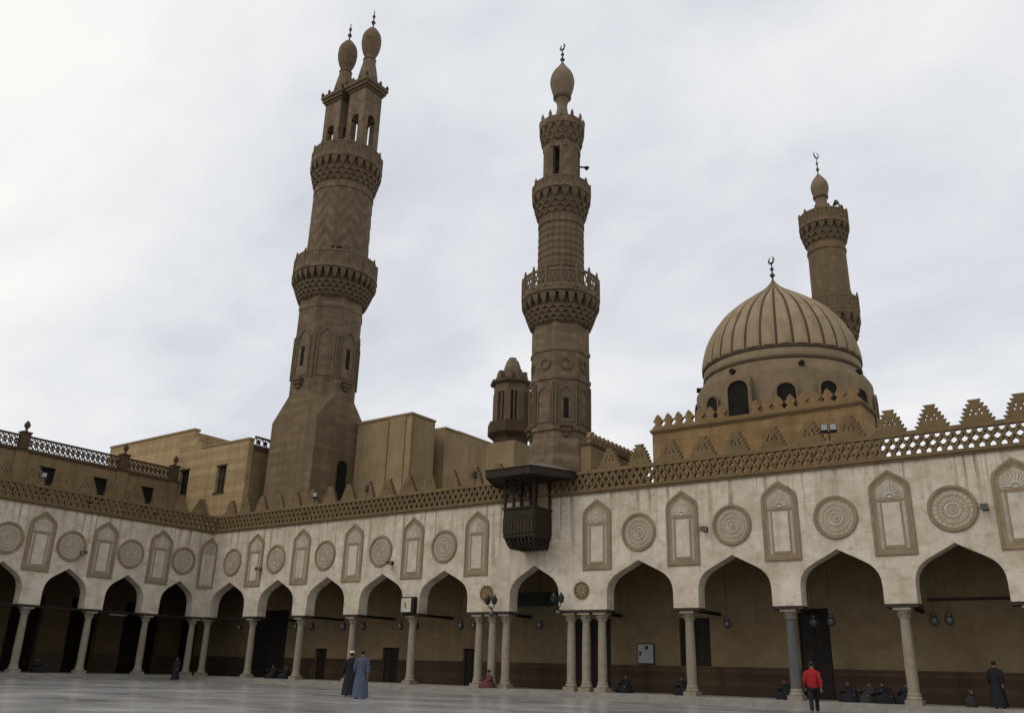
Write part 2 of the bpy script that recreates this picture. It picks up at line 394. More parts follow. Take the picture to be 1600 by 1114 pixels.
t_ = MB(); t_.prism(circ(0.78), -0.015, 0.01); R_DISC = t_.mesh('roundel_disc', RELIEF)
t_ = MB(); t_.ring(circ(0.64), circ(0.55), -0.045, -0.005); t_.ring(circ(0.40), circ(0.33), -0.045, -0.005); t_.ring(circ(0.22), circ(0.17), -0.045, -0.005)
for i in range(22):
    a = 2*PI*i/22; ca_, sa_ = math.cos(a), math.sin(a)
    t_.bar((0.42*ca_, 0.42*sa_), (0.53*ca_, 0.53*sa_), 0.05, -0.03, -0.006)
    t_.bar((0.67*ca_, 0.67*sa_), (0.74*ca_, 0.74*sa_), 0.06, -0.025, -0.006)
t_.prism(circ(0.09, 16), -0.06, -0.006); R_ROSE = t_.mesh('rosette', RELIEF2)
t_ = MB(); t_.prism(circ(0.44), -0.05, 0.02); t_.ring(circ(0.44), circ(0.38), -0.075, -0.04); D_DISC = t_.mesh('stucco_disc', TRIM)
t_ = MB()
for i in range(8):
    a = 2*PI*i/8; t_.bar((0.08*math.cos(a), 0.08*math.sin(a)), (0.33*math.cos(a), 0.33*math.sin(a)), 0.08, -0.07, -0.045)
D_ROSE = t_.mesh('rosette', BAND)
# column
SHAFT = [(0.235, ZB+0.46), (0.225, ZB+0.55), (0.23, ZB+1.3), (0.215, ZB+2.6), (0.195, ZB+3.32), (0.225, ZB+3.36), (0.195, ZB+3.40)]
C_SHAFT = MB().lathe(SHAFT, 20).mesh('column', MARBLE); C_SHAFTG = MB().lathe(SHAFT, 20).mesh('column', GREYM)
t_ = MB(); t_.box(-0.32, 0.32, -0.32, 0.32, ZB, ZB+0.20); t_.lathe([(0.30, ZB+0.20), (0.315, ZB+0.25), (0.295, ZB+0.30), (0.255, ZB+0.33), (0.27, ZB+0.39), (0.255, ZB+0.44), (0.23, ZB+0.475)], 20); C_BASE = t_.mesh('column_base', MARBLE)
t_ = MB(); t_.lathe([(0.20, ZB+3.38), (0.215, ZB+3.44), (0.225, ZB+3.50), (0.26, ZB+3.58), (0.31, ZB+3.66), (0.32, ZB+3.69)], 16)
for i in range(8):
    a = 2*PI*i/8+PI/8; ca_, sa_ = math.cos(a), math.sin(a)
    t_.tube([(0.205*ca_, 0.205*sa_, ZB+3.40), (0.235*ca_, 0.235*sa_, ZB+3.50), (0.285*ca_, 0.285*sa_, ZB+3.57), (0.315*ca_, 0.315*sa_, ZB+3.565)], [0.035, 0.045, 0.04, 0.02], 6)
t_.box(-0.35, 0.35, -0.35, 0.35, ZB+3.68, ZB+3.775); C_CAP = t_.mesh('capital', MARBLE)
# merlon: stepped and pierced
def merlon_mesh(j=0.0):
    m = MB(); h = 0.175; ws = [v+random.uniform(-j, j) for v in (1.28, 1.12, 0.95, 0.78, 0.60, 0.42)]
    for i, w in enumerate(ws):
        z0, z1 = i*h, (i+1)*h; a, b = w/2-0.06, w/2+0.05
        if i in (2, 3):
            g = 0.026; cut = [-0.15, 0.15] if i == 3 else ([-0.22, 0.0, 0.22] if i == 2 else [-0.06, 0.06])
            xs = [-1]+cut+[1]
            for q in range(len(xs)-1):
                l0 = -a if q == 0 else xs[q]+g; l1 = -b if q == 0 else xs[q]+g
                r_0 = a if q == len(xs)-2 else xs[q+1]-g; r_1 = b if q == len(xs)-2 else xs[q+1]-g
                m.prism([(l0, z0), (r_0, z0), (r_1, z1-0.03), (l1, z1-0.03)], -0.1, 0.1)
            m.box(-b, b, -0.102, 0.102, z1-0.03, z1)
        else: m.prism([(-a, z0), (a, z0), (b, z1), (-b, z1)], -0.1, 0.1)
    return m
MERLONS = [merlon_mesh(0.05).mesh('merlon', TRIM) for _ in range(6)]
# pierced parapet, one run of hexagons
HP = 0.41
def lattice_mesh(n):
    m = MB(); y0, y1, w = -0.12, 0.12, 0.155
    for i in range(n):
        x = i*HP; xc = x+HP/2; xe = x+HP
        A, B, Cc, D = (x, 0.52), (x, 0.36), (xe, 0.52), (xe, 0.36); T, Bt = (xc, 0.69), (xc, 0.19)
        m.bar(A, B, w, y0, y1)
        for p, q in ((A, T), (T, Cc), (B, Bt), (Bt, D)): m.bar(p, q, w, y0+0.004, y1-0.004)
        m.bar(T, (xc, 0.90), w*1.2, y0+0.002, y1-0.002); m.bar(Bt, (xc, 0.0), w*1.2, y0+0.002, y1-0.002)
    m.bar((n*HP, 0.52), (n*HP, 0.36), w, y0, y1)
    return m
LAT_N = 12; LATTICE = lattice_mesh(LAT_N).mesh('lattice_panel', TRIM); LAT_L = LAT_N*HP
BEAMX = MB().box(-0.5, 0.5, 0.2, 0.36, -0.08, 0.08)

def arcade(root, x0, x1, opens, cols, niches, roundels, discs=(), skip_merlon=(), grey=()):
    part('arcade_front', arcade_wall_mesh(x0, x1, opens), PLASTER, root)
    # wooden plate between capitals and masonry
    prev = x0; sol = []
    for a, b in opens: sol.append((prev, a)); prev = b
    sol.append((prev, x1))
    for a, b in sol: part('impost_plate', MB().box(a-0.05, b+0.05, -0.045, TH+0.05, ZC-0.02, ZC+0.12), DARKW2, root)
    for c in cols:
        o = put('column', C_SHAFTG if c in grey else C_SHAFT, root, (c, TH/2-0.05, 0))
        put('column_base', C_BASE, o); put('capital', C_CAP, o)
        if c in grey: o['label'] = 'dark grey granite column'
    for c in niches:
        o = put('blind_niche', N_FRAME, root, (c, 0, 0))
        for nm, me_ in (('inner_moulding', N_INNER), ('niche_back', N_BACK), ('panel_frame', N_PFRAME), ('plaster_panel', N_PANEL), ('scallop_fan', N_FAN)): put(nm, me_, o)
    for c in roundels:
        o = put('roundel', R_RING, root, (c, 0, 7.93)); put('roundel_disc', R_DISC, o); put('rosette', R_ROSE, o)
    for c in discs:
        o = put('stucco_disc', D_DISC, root, (c, 0, 5.15)); put('rosette', D_ROSE, o)
    m = MB(); m.box(x0, x1, -0.10, TH, ZK, ZK+0.10); m.box(x0, x1, -0.16, TH, ZK+0.102, ZK+0.20); part('cornice', m, TRIM, root)
    n = int((x1-x0)/LAT_L)+1
    xs = x1-n*LAT_L
    for i in range(n):
        a = x0+i*LAT_L
        if a+LAT_L <= x1+0.01: put('lattice_panel', LATTICE, root, (a, 0.05, ZK+0.25))
        else:
            q = int((x1-a)/HP)
            if q > 0: part('lattice_panel', lattice_mesh(q), TRIM, root, (a, 0.05, ZK+0.25))
    m = MB(); m.box(x0, x1, -0.08, 0.18, ZK+0.20, ZK+0.26); m.box(x0, x1, -0.10, 0.20, ZK+1.10, ZK+1.29); part('parapet_rail', m, TRIM, root)
    return n

RP = [5.45, 10.3, 15.1, 20.05]
R_open = [(0.80, 4.62)]+[(RP[i]+0.66, RP[i+1]-0.66) for i in range(3)]+[(20.71, 24.33), (27.26, 30.46), (33.34, 37.02), (38.32, 41.89), (43.2, 46.68), (47.98, 51.36), (52.75, 56.25), (57.55, 61.0)]
R_cols = [0.42]+RP+[25.02, 25.95, 26.88, 31.05, 31.95, 32.88, 37.67, 42.55, 47.33, 52.05, 56.9]
R_nich = [5.2, 9.95, 14.87, 19.95, 24.85, 32.8, 37.65, 42.55, 47.4, 52.2, 57.0]
R_rnd = [(a+b)/2 for a, b in R_open]; R_rnd = [7.45, 12.3, 17.3, 22.42, 35.24, 40.2, 45.03, 49.78, 54.5, 59.2]; R_rnd = [2.75]+R_rnd
right = thing('arcade_range', 'long white arcaded courtyard wall with a wooden kiosk over its central arch', 'arcade', (0, 0, 0))
arcade(right, 0, 62, R_open, R_cols, R_nich, R_rnd, (25.7, 31.87), grey=(42.55,))
LCOL = [-20.5, -16.4, -12.3, -8.2, -4.14]
L_open = [(LCOL[i]+0.64, LCOL[i+1]-0.64) for i in range(4)]+[(-3.50, -0.85)]
left = thing('arcade_range', 'shorter white arcaded courtyard wall on the left with a balustraded building behind it', 'arcade', (0, 0, 0), PI/2)
L_open = [(-24.0, -21.14)]+L_open
arcade(left, -24.6, 0, L_open, LCOL+[-0.42], [-16.45, -12.42, -8.2, -4.05], [-18.5, -14.42, -10.41, -6.25, -2.15])
# the niche folded round the inner corner, one half on each wall
def half(pts, sgn): return [(abs(x)*sgn, z) for x, z in pts]
for root, sg in ((right, 1), (left, -1)):
    h0 = [(0.03*sg, 6.14), (0.03*sg, 9.83)]
    o_ = [(0.03*sg, 9.83), (0.533*sg, 9.47), (0.8*sg, 9.22), (0.86*sg, 8.98), (0.86*sg, 6.14), (0.03*sg, 6.14)]
    i_ = [(0.03*sg, 9.56), (0.41*sg, 9.30), (0.61*sg, 9.12), (0.66*sg, 8.95), (0.66*sg, 6.36), (0.03*sg, 6.36)]
    m = MB(); n = len(o_)
    for q in range(n-1): m.prism([o_[q], o_[q+1], i_[q+1], i_[q]], -0.06, 0.02)
    nn = part('corner_niche', m, BAND, root)
    m = MB(); m.prism([(0.03*sg, 8.56), (0.03*sg, 9.5), (0.4*sg, 9.27), (0.6*sg, 9.1), (0.64*sg, 8.95), (0.64*sg, 8.56)], -0.012, 0.02); part('niche_back', m, CARVE, nn)
    m = MB(); m.box(min(0.03*sg, 0.42*sg), max(0.03*sg, 0.42*sg), -0.024, 0.02, 6.5, 8.4); part('plaster_panel', m, PANELW, nn)
# merlons
mr = [52.85, 51.2, 49.47, 47.74, 46.0, 44.26, 42.45, 40.66, 38.92, 37.12, 35.36, 33.6]
x = 54.6
while x < 61.5: mr.append(x); x += 1.75
x = 26.2
while x > 0.8: mr.append(x); x -= 1.75
def rough_merlon(root, x):
    o = put('merlon', random.choice(MERLONS), root, (x+random.uniform(-0.02, 0.02), 0.05+random.uniform(-0.015, 0.015), ZK+1.286), random.uniform(-0.03, 0.03))
    o.rotation_euler[1] = random.uniform(-0.012, 0.012); q = random.uniform(0.96, 1.03); o.scale = (q, 1, random.uniform(0.96, 1.03))
for x in mr: rough_merlon(right, x)
x = -1.3
while x > -24: rough_merlon(left, x); x -= 1.75

# gallery behind the right wall
BY = 4.0
m = MB(); doors = [(0.6, 4.7, ZB, 4.9), (7.85, 9.0, ZB, 2.27), (14.25, 15.7, ZB, 2.37), (21.0, 22.4, ZB, 2.36), (28.9, 31.3, ZB, 4.0), (35.4, 37.1, 1.45, 3.98), (41.65, 43.15, ZB, 4.35)]
prev = -6.0
for a, b, z0, z1 in doors:
    m.box(prev, a, BY, BY+0.4, ZB, 9.0); m.box(a, b, BY, BY+0.4, z1, 9.0)
    if z0 > ZB: m.box(a, b, BY, BY+0.4, ZB, z0)
    prev = b
m.box(prev, 64, BY, BY+0.4, ZB, 9.0)
part('gallery_wall', m, BACKW, right)
prev = -6.0
for a, b, z0, z1 in doors+[(64, 64, 0, 0)]:
    if z0 <= ZB: part('stone_dado', MB().box(prev, a, BY-0.04, BY-0.001, ZB, 1.52).box(prev, a, BY-0.07, BY-0.001, 1.522, 1.62), DADO, right); prev = b
m = MB(); m.box(47.6, 64, BY-0.06, BY-0.002, 4.58, 4.70); part('wall_moulding', m, DARKW2, right)
for a, b, z0, z1 in doors:      # door leaves set back; two widest are dark sheets painting deep openings' shade
    m = MB(); mid = (a+b)/2
    for p, q in ((a, mid-0.01), (mid+0.01, b)):
        m.box(p, q, BY+0.2, BY+0.27, z0, z1)
        nz = max(2, int((z1-z0)/0.7))
        for t in range(nz):
            m.box(p+0.1, q-0.1, BY+0.17, BY+0.199, z0+0.08+t*(z1-z0)/nz, z0+(t+1)*(z1-z0)/nz-0.06)
    part('door_or_shade_leaf' if z0 <= ZB else 'wooden_shutter', m, DARKW, right)
m = MB(); m.box(-6.2, 64, TH+0.01, BY, 8.6, 8.8); part('gallery_ceiling', m, CEIL, right)
m = MB(); q = 0.4
while q < 63: m.box(q-0.09, q+0.09, TH+0.02, BY-0.001, 8.36, 8.598); q += 0.95
jo = part('ceiling_joists', m, CEIL, right); jo['kind'] = 'stuff'
m = MB(); m.box(-6.4, 64, TH+0.01, 6.2, 9.7, 9.9); part('flat_roof', m, ROOFING, right)
m = MB(); m.box(63.6, 64.2, 0, 4.4, ZB, 10.1); part('end_wall', m, PLASTER, right)
for c in RP+[25.95, 31.95, 37.67, 42.55, 47.33, 52.05, 56.9]:    # tie beams from the columns back into the gallery
    m = MB(); m.box(c-0.08, c+0.08, TH+0.06, BY-0.001, ZC+0.0, ZC+0.16); part('tie_beam', m, DARKW, right)
m = MB(); m.box(27.2, 30.5, 0.2, 0.34, ZC-0.02, ZC+0.10); part('tie_beam', m, DARKW, right)
m = MB(); m.box(25.0, 28.6, BY-0.12, BY-0.002, 4.75, 5.5); part('lintel_panel', m, GREEN, right)
m = MB(); m.box(32.95, 33.95, BY-0.09, BY-0.002, 1.66, 2.72); nb = part('notice_frame', m, DARKW2, right)
m = MB(); m.box(33.0, 33.9, BY-0.105, BY-0.091, 1.72, 2.66); part('notice_sheet', m, WHITEP, nb)
m = MB(); m.box(33.42, 33.62, BY-0.113, BY-0.106, 2.40, 2.58); part('printed_blot', m, BLACK, nb); m = MB(); m.box(33.08, 33.2, BY-0.113, BY-0.106, 2.1, 2.3); part('printed_blot', m, BLACK, nb)
# gallery behind the left wall: piers of an inner hall, openings unlit
m = MB(); x = -26.0
pc = [-23.7, -19.6, -15.5, -11.45, -7.35, -3.25, 1.7]
prev = -26.5
for c in pc:
    m.box(c-0.95, c+0.95, 6.0, 6.5, ZB, 5.2)
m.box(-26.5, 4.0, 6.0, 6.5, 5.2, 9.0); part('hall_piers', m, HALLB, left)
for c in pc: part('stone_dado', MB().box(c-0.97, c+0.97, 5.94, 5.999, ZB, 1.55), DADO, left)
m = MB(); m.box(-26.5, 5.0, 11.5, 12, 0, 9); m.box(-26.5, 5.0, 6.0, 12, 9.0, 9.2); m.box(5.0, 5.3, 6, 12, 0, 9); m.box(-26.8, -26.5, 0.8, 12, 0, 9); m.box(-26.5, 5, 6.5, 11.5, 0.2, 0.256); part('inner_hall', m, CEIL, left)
m = MB(); m.box(-26.5, TH+0.005, TH+0.01, 6.0, 8.6, 8.8); part('gallery_ceiling', m, CEIL, left)
m = MB(); m.box(0.001, TH+0.004, 0.002, TH+0.008, ZC+0.1, ZK+0.2); part('corner_pier', m, PLASTER, left)
m = MB(); m.box(-26.5, TH+0.005, TH+0.01, 12.2, 9.7, 9.9); m.box(TH+0.006, 6.2, 6.41, 12.2, 9.7, 9.9); part('flat_roof', m, ROOFING, left)
for a, b in L_open:
    m = MB(); m.box(a-0.05, b+0.05, 0.28, 0.42, ZC-0.01, ZC+0.12); part('tie_beam', m, DARKW, left)
m = MB(); m.box(0.8, 4.6, 0.28, 0.42, ZC-0.01, ZC+0.11); part('tie_beam', m, DARKW, right)

# ------------------------------------------------------------------ wooden kiosk over the central arch
ko = thing('wooden_kiosk', 'dark wooden balcony kiosk with a hipped roof hanging over the central arch', 'kiosk', (29.0, 0, 0))
X0, X1, YF = -1.05, 0.95, -1.7
m = MB()
m.box(X0, X1, YF, -0.002, 7.86, 8.0)
for a, b, c_, d in ((X0, X1, YF, YF+0.07), (X0, X0+0.07, YF+0.071, -0.002), (X1-0.07, X1, YF+0.071, -0.002)): m.box(a, b, c_, d, 8.001, 9.35)
part('parapet', m, KWOOD, ko)
m = MB(); n = 9
for i in range(n):
    xa = X0+(X1-X0)*i/n; xb = xa+(X1-X0)/n*0.86
    m.box(xa, xb, YF-0.05, YF-0.002, 8.05, 8.95)
for i in range(7):
    ya = YF+(-YF)*i/7; m.box(X1+0.002, X1+0.045, ya+0.02, ya+0.21, 8.05, 8.95)
part('panel_boards', m, KWOOD, ko)
m = MB(); m.box(X0-0.06, X1+0.06, YF-0.07, YF+0.09, 9.351, 9.46); m.box(X1-0.08, X1+0.06, YF+0.091, -0.002, 9.351, 9.46); m.box(X0-0.06, X0+0.08, YF+0.091, -0.002, 9.351, 9.46); part('handrail', m, KWOOD, ko)
m = MB()    # stalactite pendants under the floor
for r_, (zt, zb, ins) in enumerate(((7.858, 7.62, 0.02), (7.64, 7.45, 0.12), (7.46, 7.32, 0.24))):
    for i in range(8):
        a = X0+ins*0.5+(X1-X0-ins)*(i+0.5)/8
        for j in range(6):
            yy = (YF+ins*1.2)*(j+0.5)/6
            m.add([(a-0.11, yy-0.12, zt), (a+0.11, yy-0.12, zt), (a+0.11, yy+0.12, zt), (a-0.11, yy+0.12, zt), (a, yy, zb-0.07)], [(0, 1, 2, 3), (0, 4, 1), (1, 4, 2), (2, 4, 3), (3, 4, 0)])
pdn = part('stalactite_pendants', m, KWOOD, ko); pdn['kind'] = 'stuff'
for (px, py) in ((X0+0.05, YF+0.05), (X1-0.05, YF+0.05), (X0+0.62, YF+0.05), (X1-0.05, -0.12), (X0+0.05, -0.12)):
    m = MB(); m.box(px-0.06, px+0.06, py-0.06, py+0.06, 9.47, 11.0); part('post', m, KWOOD, ko)
for (px, py, dx, dy) in ((X0+0.05, YF+0.05, 1, 0), (X1-0.05, YF+0.05, -1, 0), (X1-0.05, YF+0.05, 0, 1), (X1-0.05, -0.12, 0, -1), (X0+0.62, YF+0.05, -1, 0), (X0+0.62, YF+0.05, 1, 0)):
    m = MB(); pts = [(px+dx*0.05, py+dy*0.05, 10.2), (px+dx*0.10, py+dy*0.10, 10.5), (px+dx*0.24, py+dy*0.24, 10.78), (px+dx*0.46, py+dy*0.46, 10.98)]
    m.tube(pts, 0.055, 6); part('curved_brace', m, KWOOD, ko)
m = MB(); m.box(X0+0.68, X0+1.12, -0.25, -0.17, 9.0, 11.0); part('back_shutter', m, KWOOD, ko)
m = MB(); m.box(X0+1.13, X1-0.1, -0.12, -0.004, 8.6, 11.0); part('doorway', m, BUFF, ko)
RPOLY = [(-1.52, -2.85), (1.42, -2.85), (2.55, -0.6), (2.55, 1.0), (-2.55, 1.0), (-2.55, -0.6)]
m = MB(); nR = len(RPOLY); vs = []
for z_ in (10.94, 11.36):
    for k_ in (1.0, 0.965): vs += [(x*k_, (y+0.5)*k_-0.5, z_) for x, y in RPOLY]
fs = []
for i in range(nR):
    j = (i+1) % nR; fs += [(i, j, 2*nR+j, 2*nR+i), (nR+i, 3*nR+i, 3*nR+j, nR+j), (i, nR+i, nR+j, j), (2*nR+i, 2*nR+j, 3*nR+j, 3*nR+i)]
m.add(vs, fs); part('eaves_board', m, KWOOD, ko)
m = MB(); m.add([(x*0.96, (y+0.5)*0.96-0.5, z_) for z_ in (11.0, 11.06) for x, y in RPOLY], [tuple(range(nR)), tuple(range(nR, 2*nR))]+[(i, (i+1) % nR, nR+(i+1) % nR, nR+i) for i in range(nR)]); part('soffit', m, KWOOD, ko)
m = MB(); m.add([(x*1.03, (y+0.5)*1.03-0.5, 11.363) for x, y in RPOLY]+[(-0.1, 0.2, 12.28), (0.1, 0.2, 12.28), (0, 0.75, 12.3)], [(0, 1, nR+1, nR), (1, 2, nR+1), (2, 3, nR+2, nR+1), (3, 4, nR+2), (4, 5, nR, nR+2), (5, 0, nR), (nR, nR+1, nR+2), tuple(range(nR-1, -1, -1))]); part('hipped_roof', m, ROOFW, ko)

# ------------------------------------------------------------------ minarets
def muqarnas(parent, zb, zt, rb, rtp, n, tiers, mat):
    """corbelled stalactites: small staggered cells, then one taller row of corbels with shadowed gaps under the balcony"""
    m = MB(); m.lathe([(rb*0.985, zb), (rb*1.0, zb+0.02), (rb+(rtp-rb)*0.50, zb+(zt-zb)*0.55), (rb+(rtp-rb)*0.45, zt-0.1), (rtp*0.98, zt-0.09), (rtp*0.98, zt)], 24)
    cuts = [0.58*t/(tiers-1) for t in range(tiers)]+[1.0]
    for t in range(tiers):
        f0, f1 = cuts[t], cuts[t+1]; last = t == tiers-1
        z0 = zb+(zt-zb)*f0; z1 = zb+(zt-zb)*f1-(0.092 if last else 0)
        ro0 = rb+(rtp-rb)*(f0**0.72); ro1 = rb+(rtp-rb)*(f1**0.72); ri = rb*0.98 if last else ro0*0.9
        nn = n
        for i in range(nn):
            a = 2*PI*(i+0.5*(t % 2))/nn; w = PI/nn*(0.66 if last else 0.93)
            def P(r, da, z): return (r*math.cos(a+da), r*math.sin(a+da), z)
            zm = z0+(z1-z0)*(0.62 if last else 0.55)
            vs = [P(ri, -w, z1), P(ro1, -w, z1), P(ro1, w, z1), P(ri, w, z1), P(ro1, -w, zm), P(ro1, w, zm), P(ri, -w*0.5, z0), P(ri, w*0.5, z0), P(ro0*1.01, 0, z0-0.02)]
            m.add(vs, [(0, 1, 2, 3), (1, 4, 5, 2), (4, 8, 5), (0, 6, 8, 4, 1), (3, 2, 5, 8, 7), (0, 3, 7, 6), (6, 7, 8)])
            if not last:      # niche cut in each cell
                wm = w*0.35; zq = z0+(z1-z0)*0.76
                m.add([P(ro1*1.012, -wm, zq), P(ro1*1.012, wm, zq), P(ro1*1.012, wm, z1), P(ro1*1.012, -wm, z1), P(ro1*0.97, -wm, zq), P(ro1*0.97, wm, zq), P(ro1*0.97, wm, z1), P(ro1*0.97, -wm, z1)], [(0, 1, 2, 3), (0, 4, 5, 1), (1, 5, 6, 2), (3, 2, 6, 7), (0, 3, 7, 4)])
    o = part('muqarnas', m, mat, parent); o['kind'] = 'stuff'; return o
def parapet(parent, z, r, n, h, mat, knob=0.16, ph=0.0, solid=False):
    ch = 2*r*math.sin(PI/n)
    m = MB(); w = ch/2-0.07
    m.box(-w, w, -0.06, 0.06, 0, h*0.20); m.box(-w, w, -0.06, 0.06, h*0.86, h)
    k = 3
    for i in range(k):
        xa, xb = -w+2*w*i/k, -w+2*w*(i+1)/k
        m.bar((xa, h*0.20), (xb, h*0.86), 0.055, -0.045, 0.045); m.bar((xb, h*0.20), (xa, h*0.86), 0.055, -0.04, 0.04)
    if solid: m.box(-w, w, -0.02, 0.02, h*0.20, h*0.86)
    pm = m.mesh('parapet_panel', mat)
    m = MB(); m.box(-0.085, 0.085, -0.085, 0.085, 0, h+0.06)
    m.lathe([(0.05, h+0.06), (0.09, h+0.06+knob*0.4), (0.08, h+0.06+knob*0.9), (0.02, h+0.06+knob*1.6)], 8)
    po = m.mesh('parapet_post', mat)
    for i in range(n):
        a = ph+2*PI*(i+0.5)/n; rm = r*math.cos(PI/n)
        put('parapet_panel', pm, parent, (rm*math.cos(a), rm*math.sin(a), z), a+PI/2)
        a = ph+2*PI*i/n
        put('parapet_post', po, parent, (r*math.cos(a), r*math.sin(a), z), a+PI/2)
def relief_shaft(r_a, r_b, z0, z1, kind, n=96, rows=44, amp=0.035):
    m = MB(); vs = []; fs = []
    for k_ in range(rows+1):
        f = k_/rows; z = z0+(z1-z0)*f; r = r_a+(r_b-r_a)*f
        for i in range(n):
            a = 2*PI*i/n
            if kind == 'zigzag':
                t = abs(((a*8/PI) % 2)-1); w = math.sin(2*PI*z/1.5+t*7.0)
            else: w = math.sin(a*12+2*PI*z/1.1)*math.sin(a*12-2*PI*z/1.1)*1.6
            w = max(-1, min(1, w*2)); edge = min(1, f*rows/2, (1-f)*rows/2)
            vs.append(((r+amp*w*edge)*math.cos(a), (r+amp*w*edge)*math.sin(a), z))
    for k_ in range(rows):
        for i in range(n): j = (i+1) % n; fs.append((k_*n+i, k_*n+j, (k_+1)*n+j, (k_+1)*n+i))
    m.add(vs, fs, True); return m
def bulb_profile(zs):  # list of (r,z) smoothed by Catmull-Rom
    pts = [Vector((r, z)) for r, z in zs]; o = []
    for i in range(len(pts)-1):
        p0, p1, p2, p3 = pts[max(i-1, 0)], pts[i], pts[i+1], pts[min(i+2, len(pts)-1)]
        for t in range(5):
            t /= 5; a = 0.5*((2*p1)+(p2-p0)*t+(2*p0-5*p1+4*p2-p3)*t*t+(3*p1-p0-3*p2+p3)*t**3); o.append((max(a.x, 0.01), a.y))
    o.append((pts[-1].x, pts[-1].y)); return o
def finial(parent, z0, z1, cx=0, cy=0, crescent=True, rz=0.0, s=1.0):
    h = z1-z0; m = MB()
    m.lathe([(0.05*s, z0-0.15), (0.05*s, z0+h*0.12), (0.16*s, z0+h*0.22), (0.05*s, z0+h*0.32), (0.045*s, z0+h*0.40), (0.12*s, z0+h*0.48), (0.04*s, z0+h*0.56), (0.03*s, z0+h*0.72)], 10, cx=cx, cy=cy)
    o = part('finial', m, BRONZE, parent)
    if crescent:
        m = MB(); R_ = h*0.13; zc_ = z0+h*0.72+R_; pts = []; rs = []
        for i in range(15):
            a = rad(-90)+rad(18)+rad(324)*i/14+rad(0)
            a = rad(110)+rad(320)*i/14
            pts.append((cx+R_*math.cos(a)*math.cos(rz), cy+R_*math.cos(a)*math.sin(rz), zc_+R_*math.sin(a))); rs.append(0.02*s+0.05*s*math.sin(PI*i/14))
        m.tube(pts, rs, 6); part('crescent', m, BRONZE, o)
    return o
def arched_recess(parent, name, cx, cz0, w, cz1, mat, loc, rz, depth=0.05, frame=None, fm=None):
    """a dark opening with its moulded frame, set on a wall face whose outward side is local -y"""
    hw = w/2; arch = [(-hw, cz0), (-hw, cz1-hw*0.9)]+[(-hw*math.cos(PI*i/8), cz1-hw*0.9+hw*0.9*math.sin(PI*i/8)) for i in range(1, 8)]+[(hw, cz1-hw*0.9), (hw, cz0)]
    m = MB(); m.prism(arch, -0.012, 0.05); o = part(name, m, mat, parent, loc, rz)
    if frame:
        k = (hw+frame)/hw; outr = [(x*k, cz1-hw*0.9+(z-(cz1-hw*0.9))*k if z > cz1-hw*0.9 else (z-frame if i in (0, len(arch)-1) else z)) for i, (x, z) in enumerate(arch)]
        m = MB(); m.ring(outr, arch, -depth-0.02, 0.03); part('opening_frame', m, fm, o)
    return o

# --- left: square foot, octagon, round zigzag shaft, twin heads
LM = thing('minaret', 'tall brown stone minaret with twin bulb heads and two ringed balconies', 'minaret', (-0.72, 9.7, 0))
h_ = 2.83; zb_, zt_ = 20.75, 22.9
m = MB(); m.box(-h_, h_, -h_, h_, 0, zb_)
a_ = h_*math.tan(PI/8); oc = [(h_, -a_), (h_, a_), (a_, h_), (-a_, h_), (-h_, a_), (-h_, -a_), (-a_, -h_), (a_, -h_)]
vs = [(h_, -h_, zb_), (h_, h_, zb_), (-h_, h_, zb_), (-h_, -h_, zb_)]+[(x*0.985, y*0.985, zt_) for x, y in oc]
m.add(vs, [(0, 1, 5, 4), (1, 6, 5), (1, 2, 7, 6), (2, 8, 7), (2, 3, 9, 8), (3, 10, 9), (3, 0, 11, 10), (0, 4, 11), (4, 5, 6, 7, 8, 9, 10, 11)])
part('square_base', m, MIN_AS, LM)
R8 = h_*0.985/math.cos(PI/8)
m = MB(); m.lathe([(R8*0.995, zt_), (R8*0.985, 31.0), (R8*1.01, 31.05), (R8*1.01, 31.35), (R8*0.985, 31.4), (R8*0.98, 32.2)], 8, PI/8, False); part('octagon_shaft', m, MIN_A, LM)
for i in range(8):      # keel-headed panels round the octagon, slit windows in every other one
    a = PI/4*i+PI/2; rr_ = R8*math.cos(PI/8)*0.992
    loc = (-rr_*math.sin(-a+PI)*0+rr_*math.cos(a), rr_*math.sin(a), 0); rz = a+PI/2
    m = MB(); m.ring(outline(0.80, 24.6, 28.0, 29.2), outline(0.66, 24.7, 27.95, 28.95), -0.09, 0.05)
    o = part('keel_panel', m, MIN_A, LM, loc, rz)
    for sx_ in (-0.95, 0.95):
        mm = MB(); mm.lathe([(0.09, 24.4), (0.09, 28.4)], 8, cx=sx_, cy=-0.06); part('colonnette', mm, CARVED, o)
    if i % 2 == 0:
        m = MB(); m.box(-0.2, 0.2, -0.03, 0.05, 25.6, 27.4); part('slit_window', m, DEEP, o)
        m = MB(); m.box(-0.55, 0.55, -0.5, 0.02, 24.15, 24.35); m.box(-0.45, 0.45, -0.38, 0.02, 23.85, 24.148); m.box(-0.3, 0.3, -0.24, 0.02, 23.55, 23.848); part('small_balcony', m, CARVED, o)
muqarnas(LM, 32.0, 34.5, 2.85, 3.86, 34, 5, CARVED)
m = MB(); m.lathe([(3.85, 34.5), (3.92, 34.55), (3.92, 34.8), (3.85, 34.85)], 16, 0, False); part('balcony_floor', m, MIN_A, LM)
parapet(LM, 34.85, 3.78, 16, 1.45, MIN_A, solid=True)
m = relief_shaft(2.82, 2.78, 34.85, 43.2, 'zigzag', 128, 64, 0.035); m.lathe([(2.78, 43.2), (2.86, 43.25), (2.86, 43.6), (2.78, 43.65), (2.78, 44.3)], 32); part('zigzag_shaft', m, MIN_AZ, LM)
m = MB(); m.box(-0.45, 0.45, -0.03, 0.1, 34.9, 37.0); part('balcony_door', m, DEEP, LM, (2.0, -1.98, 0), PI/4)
muqarnas(LM, 44.0, 46.3, 2.8, 3.42, 26, 4, CARVED)
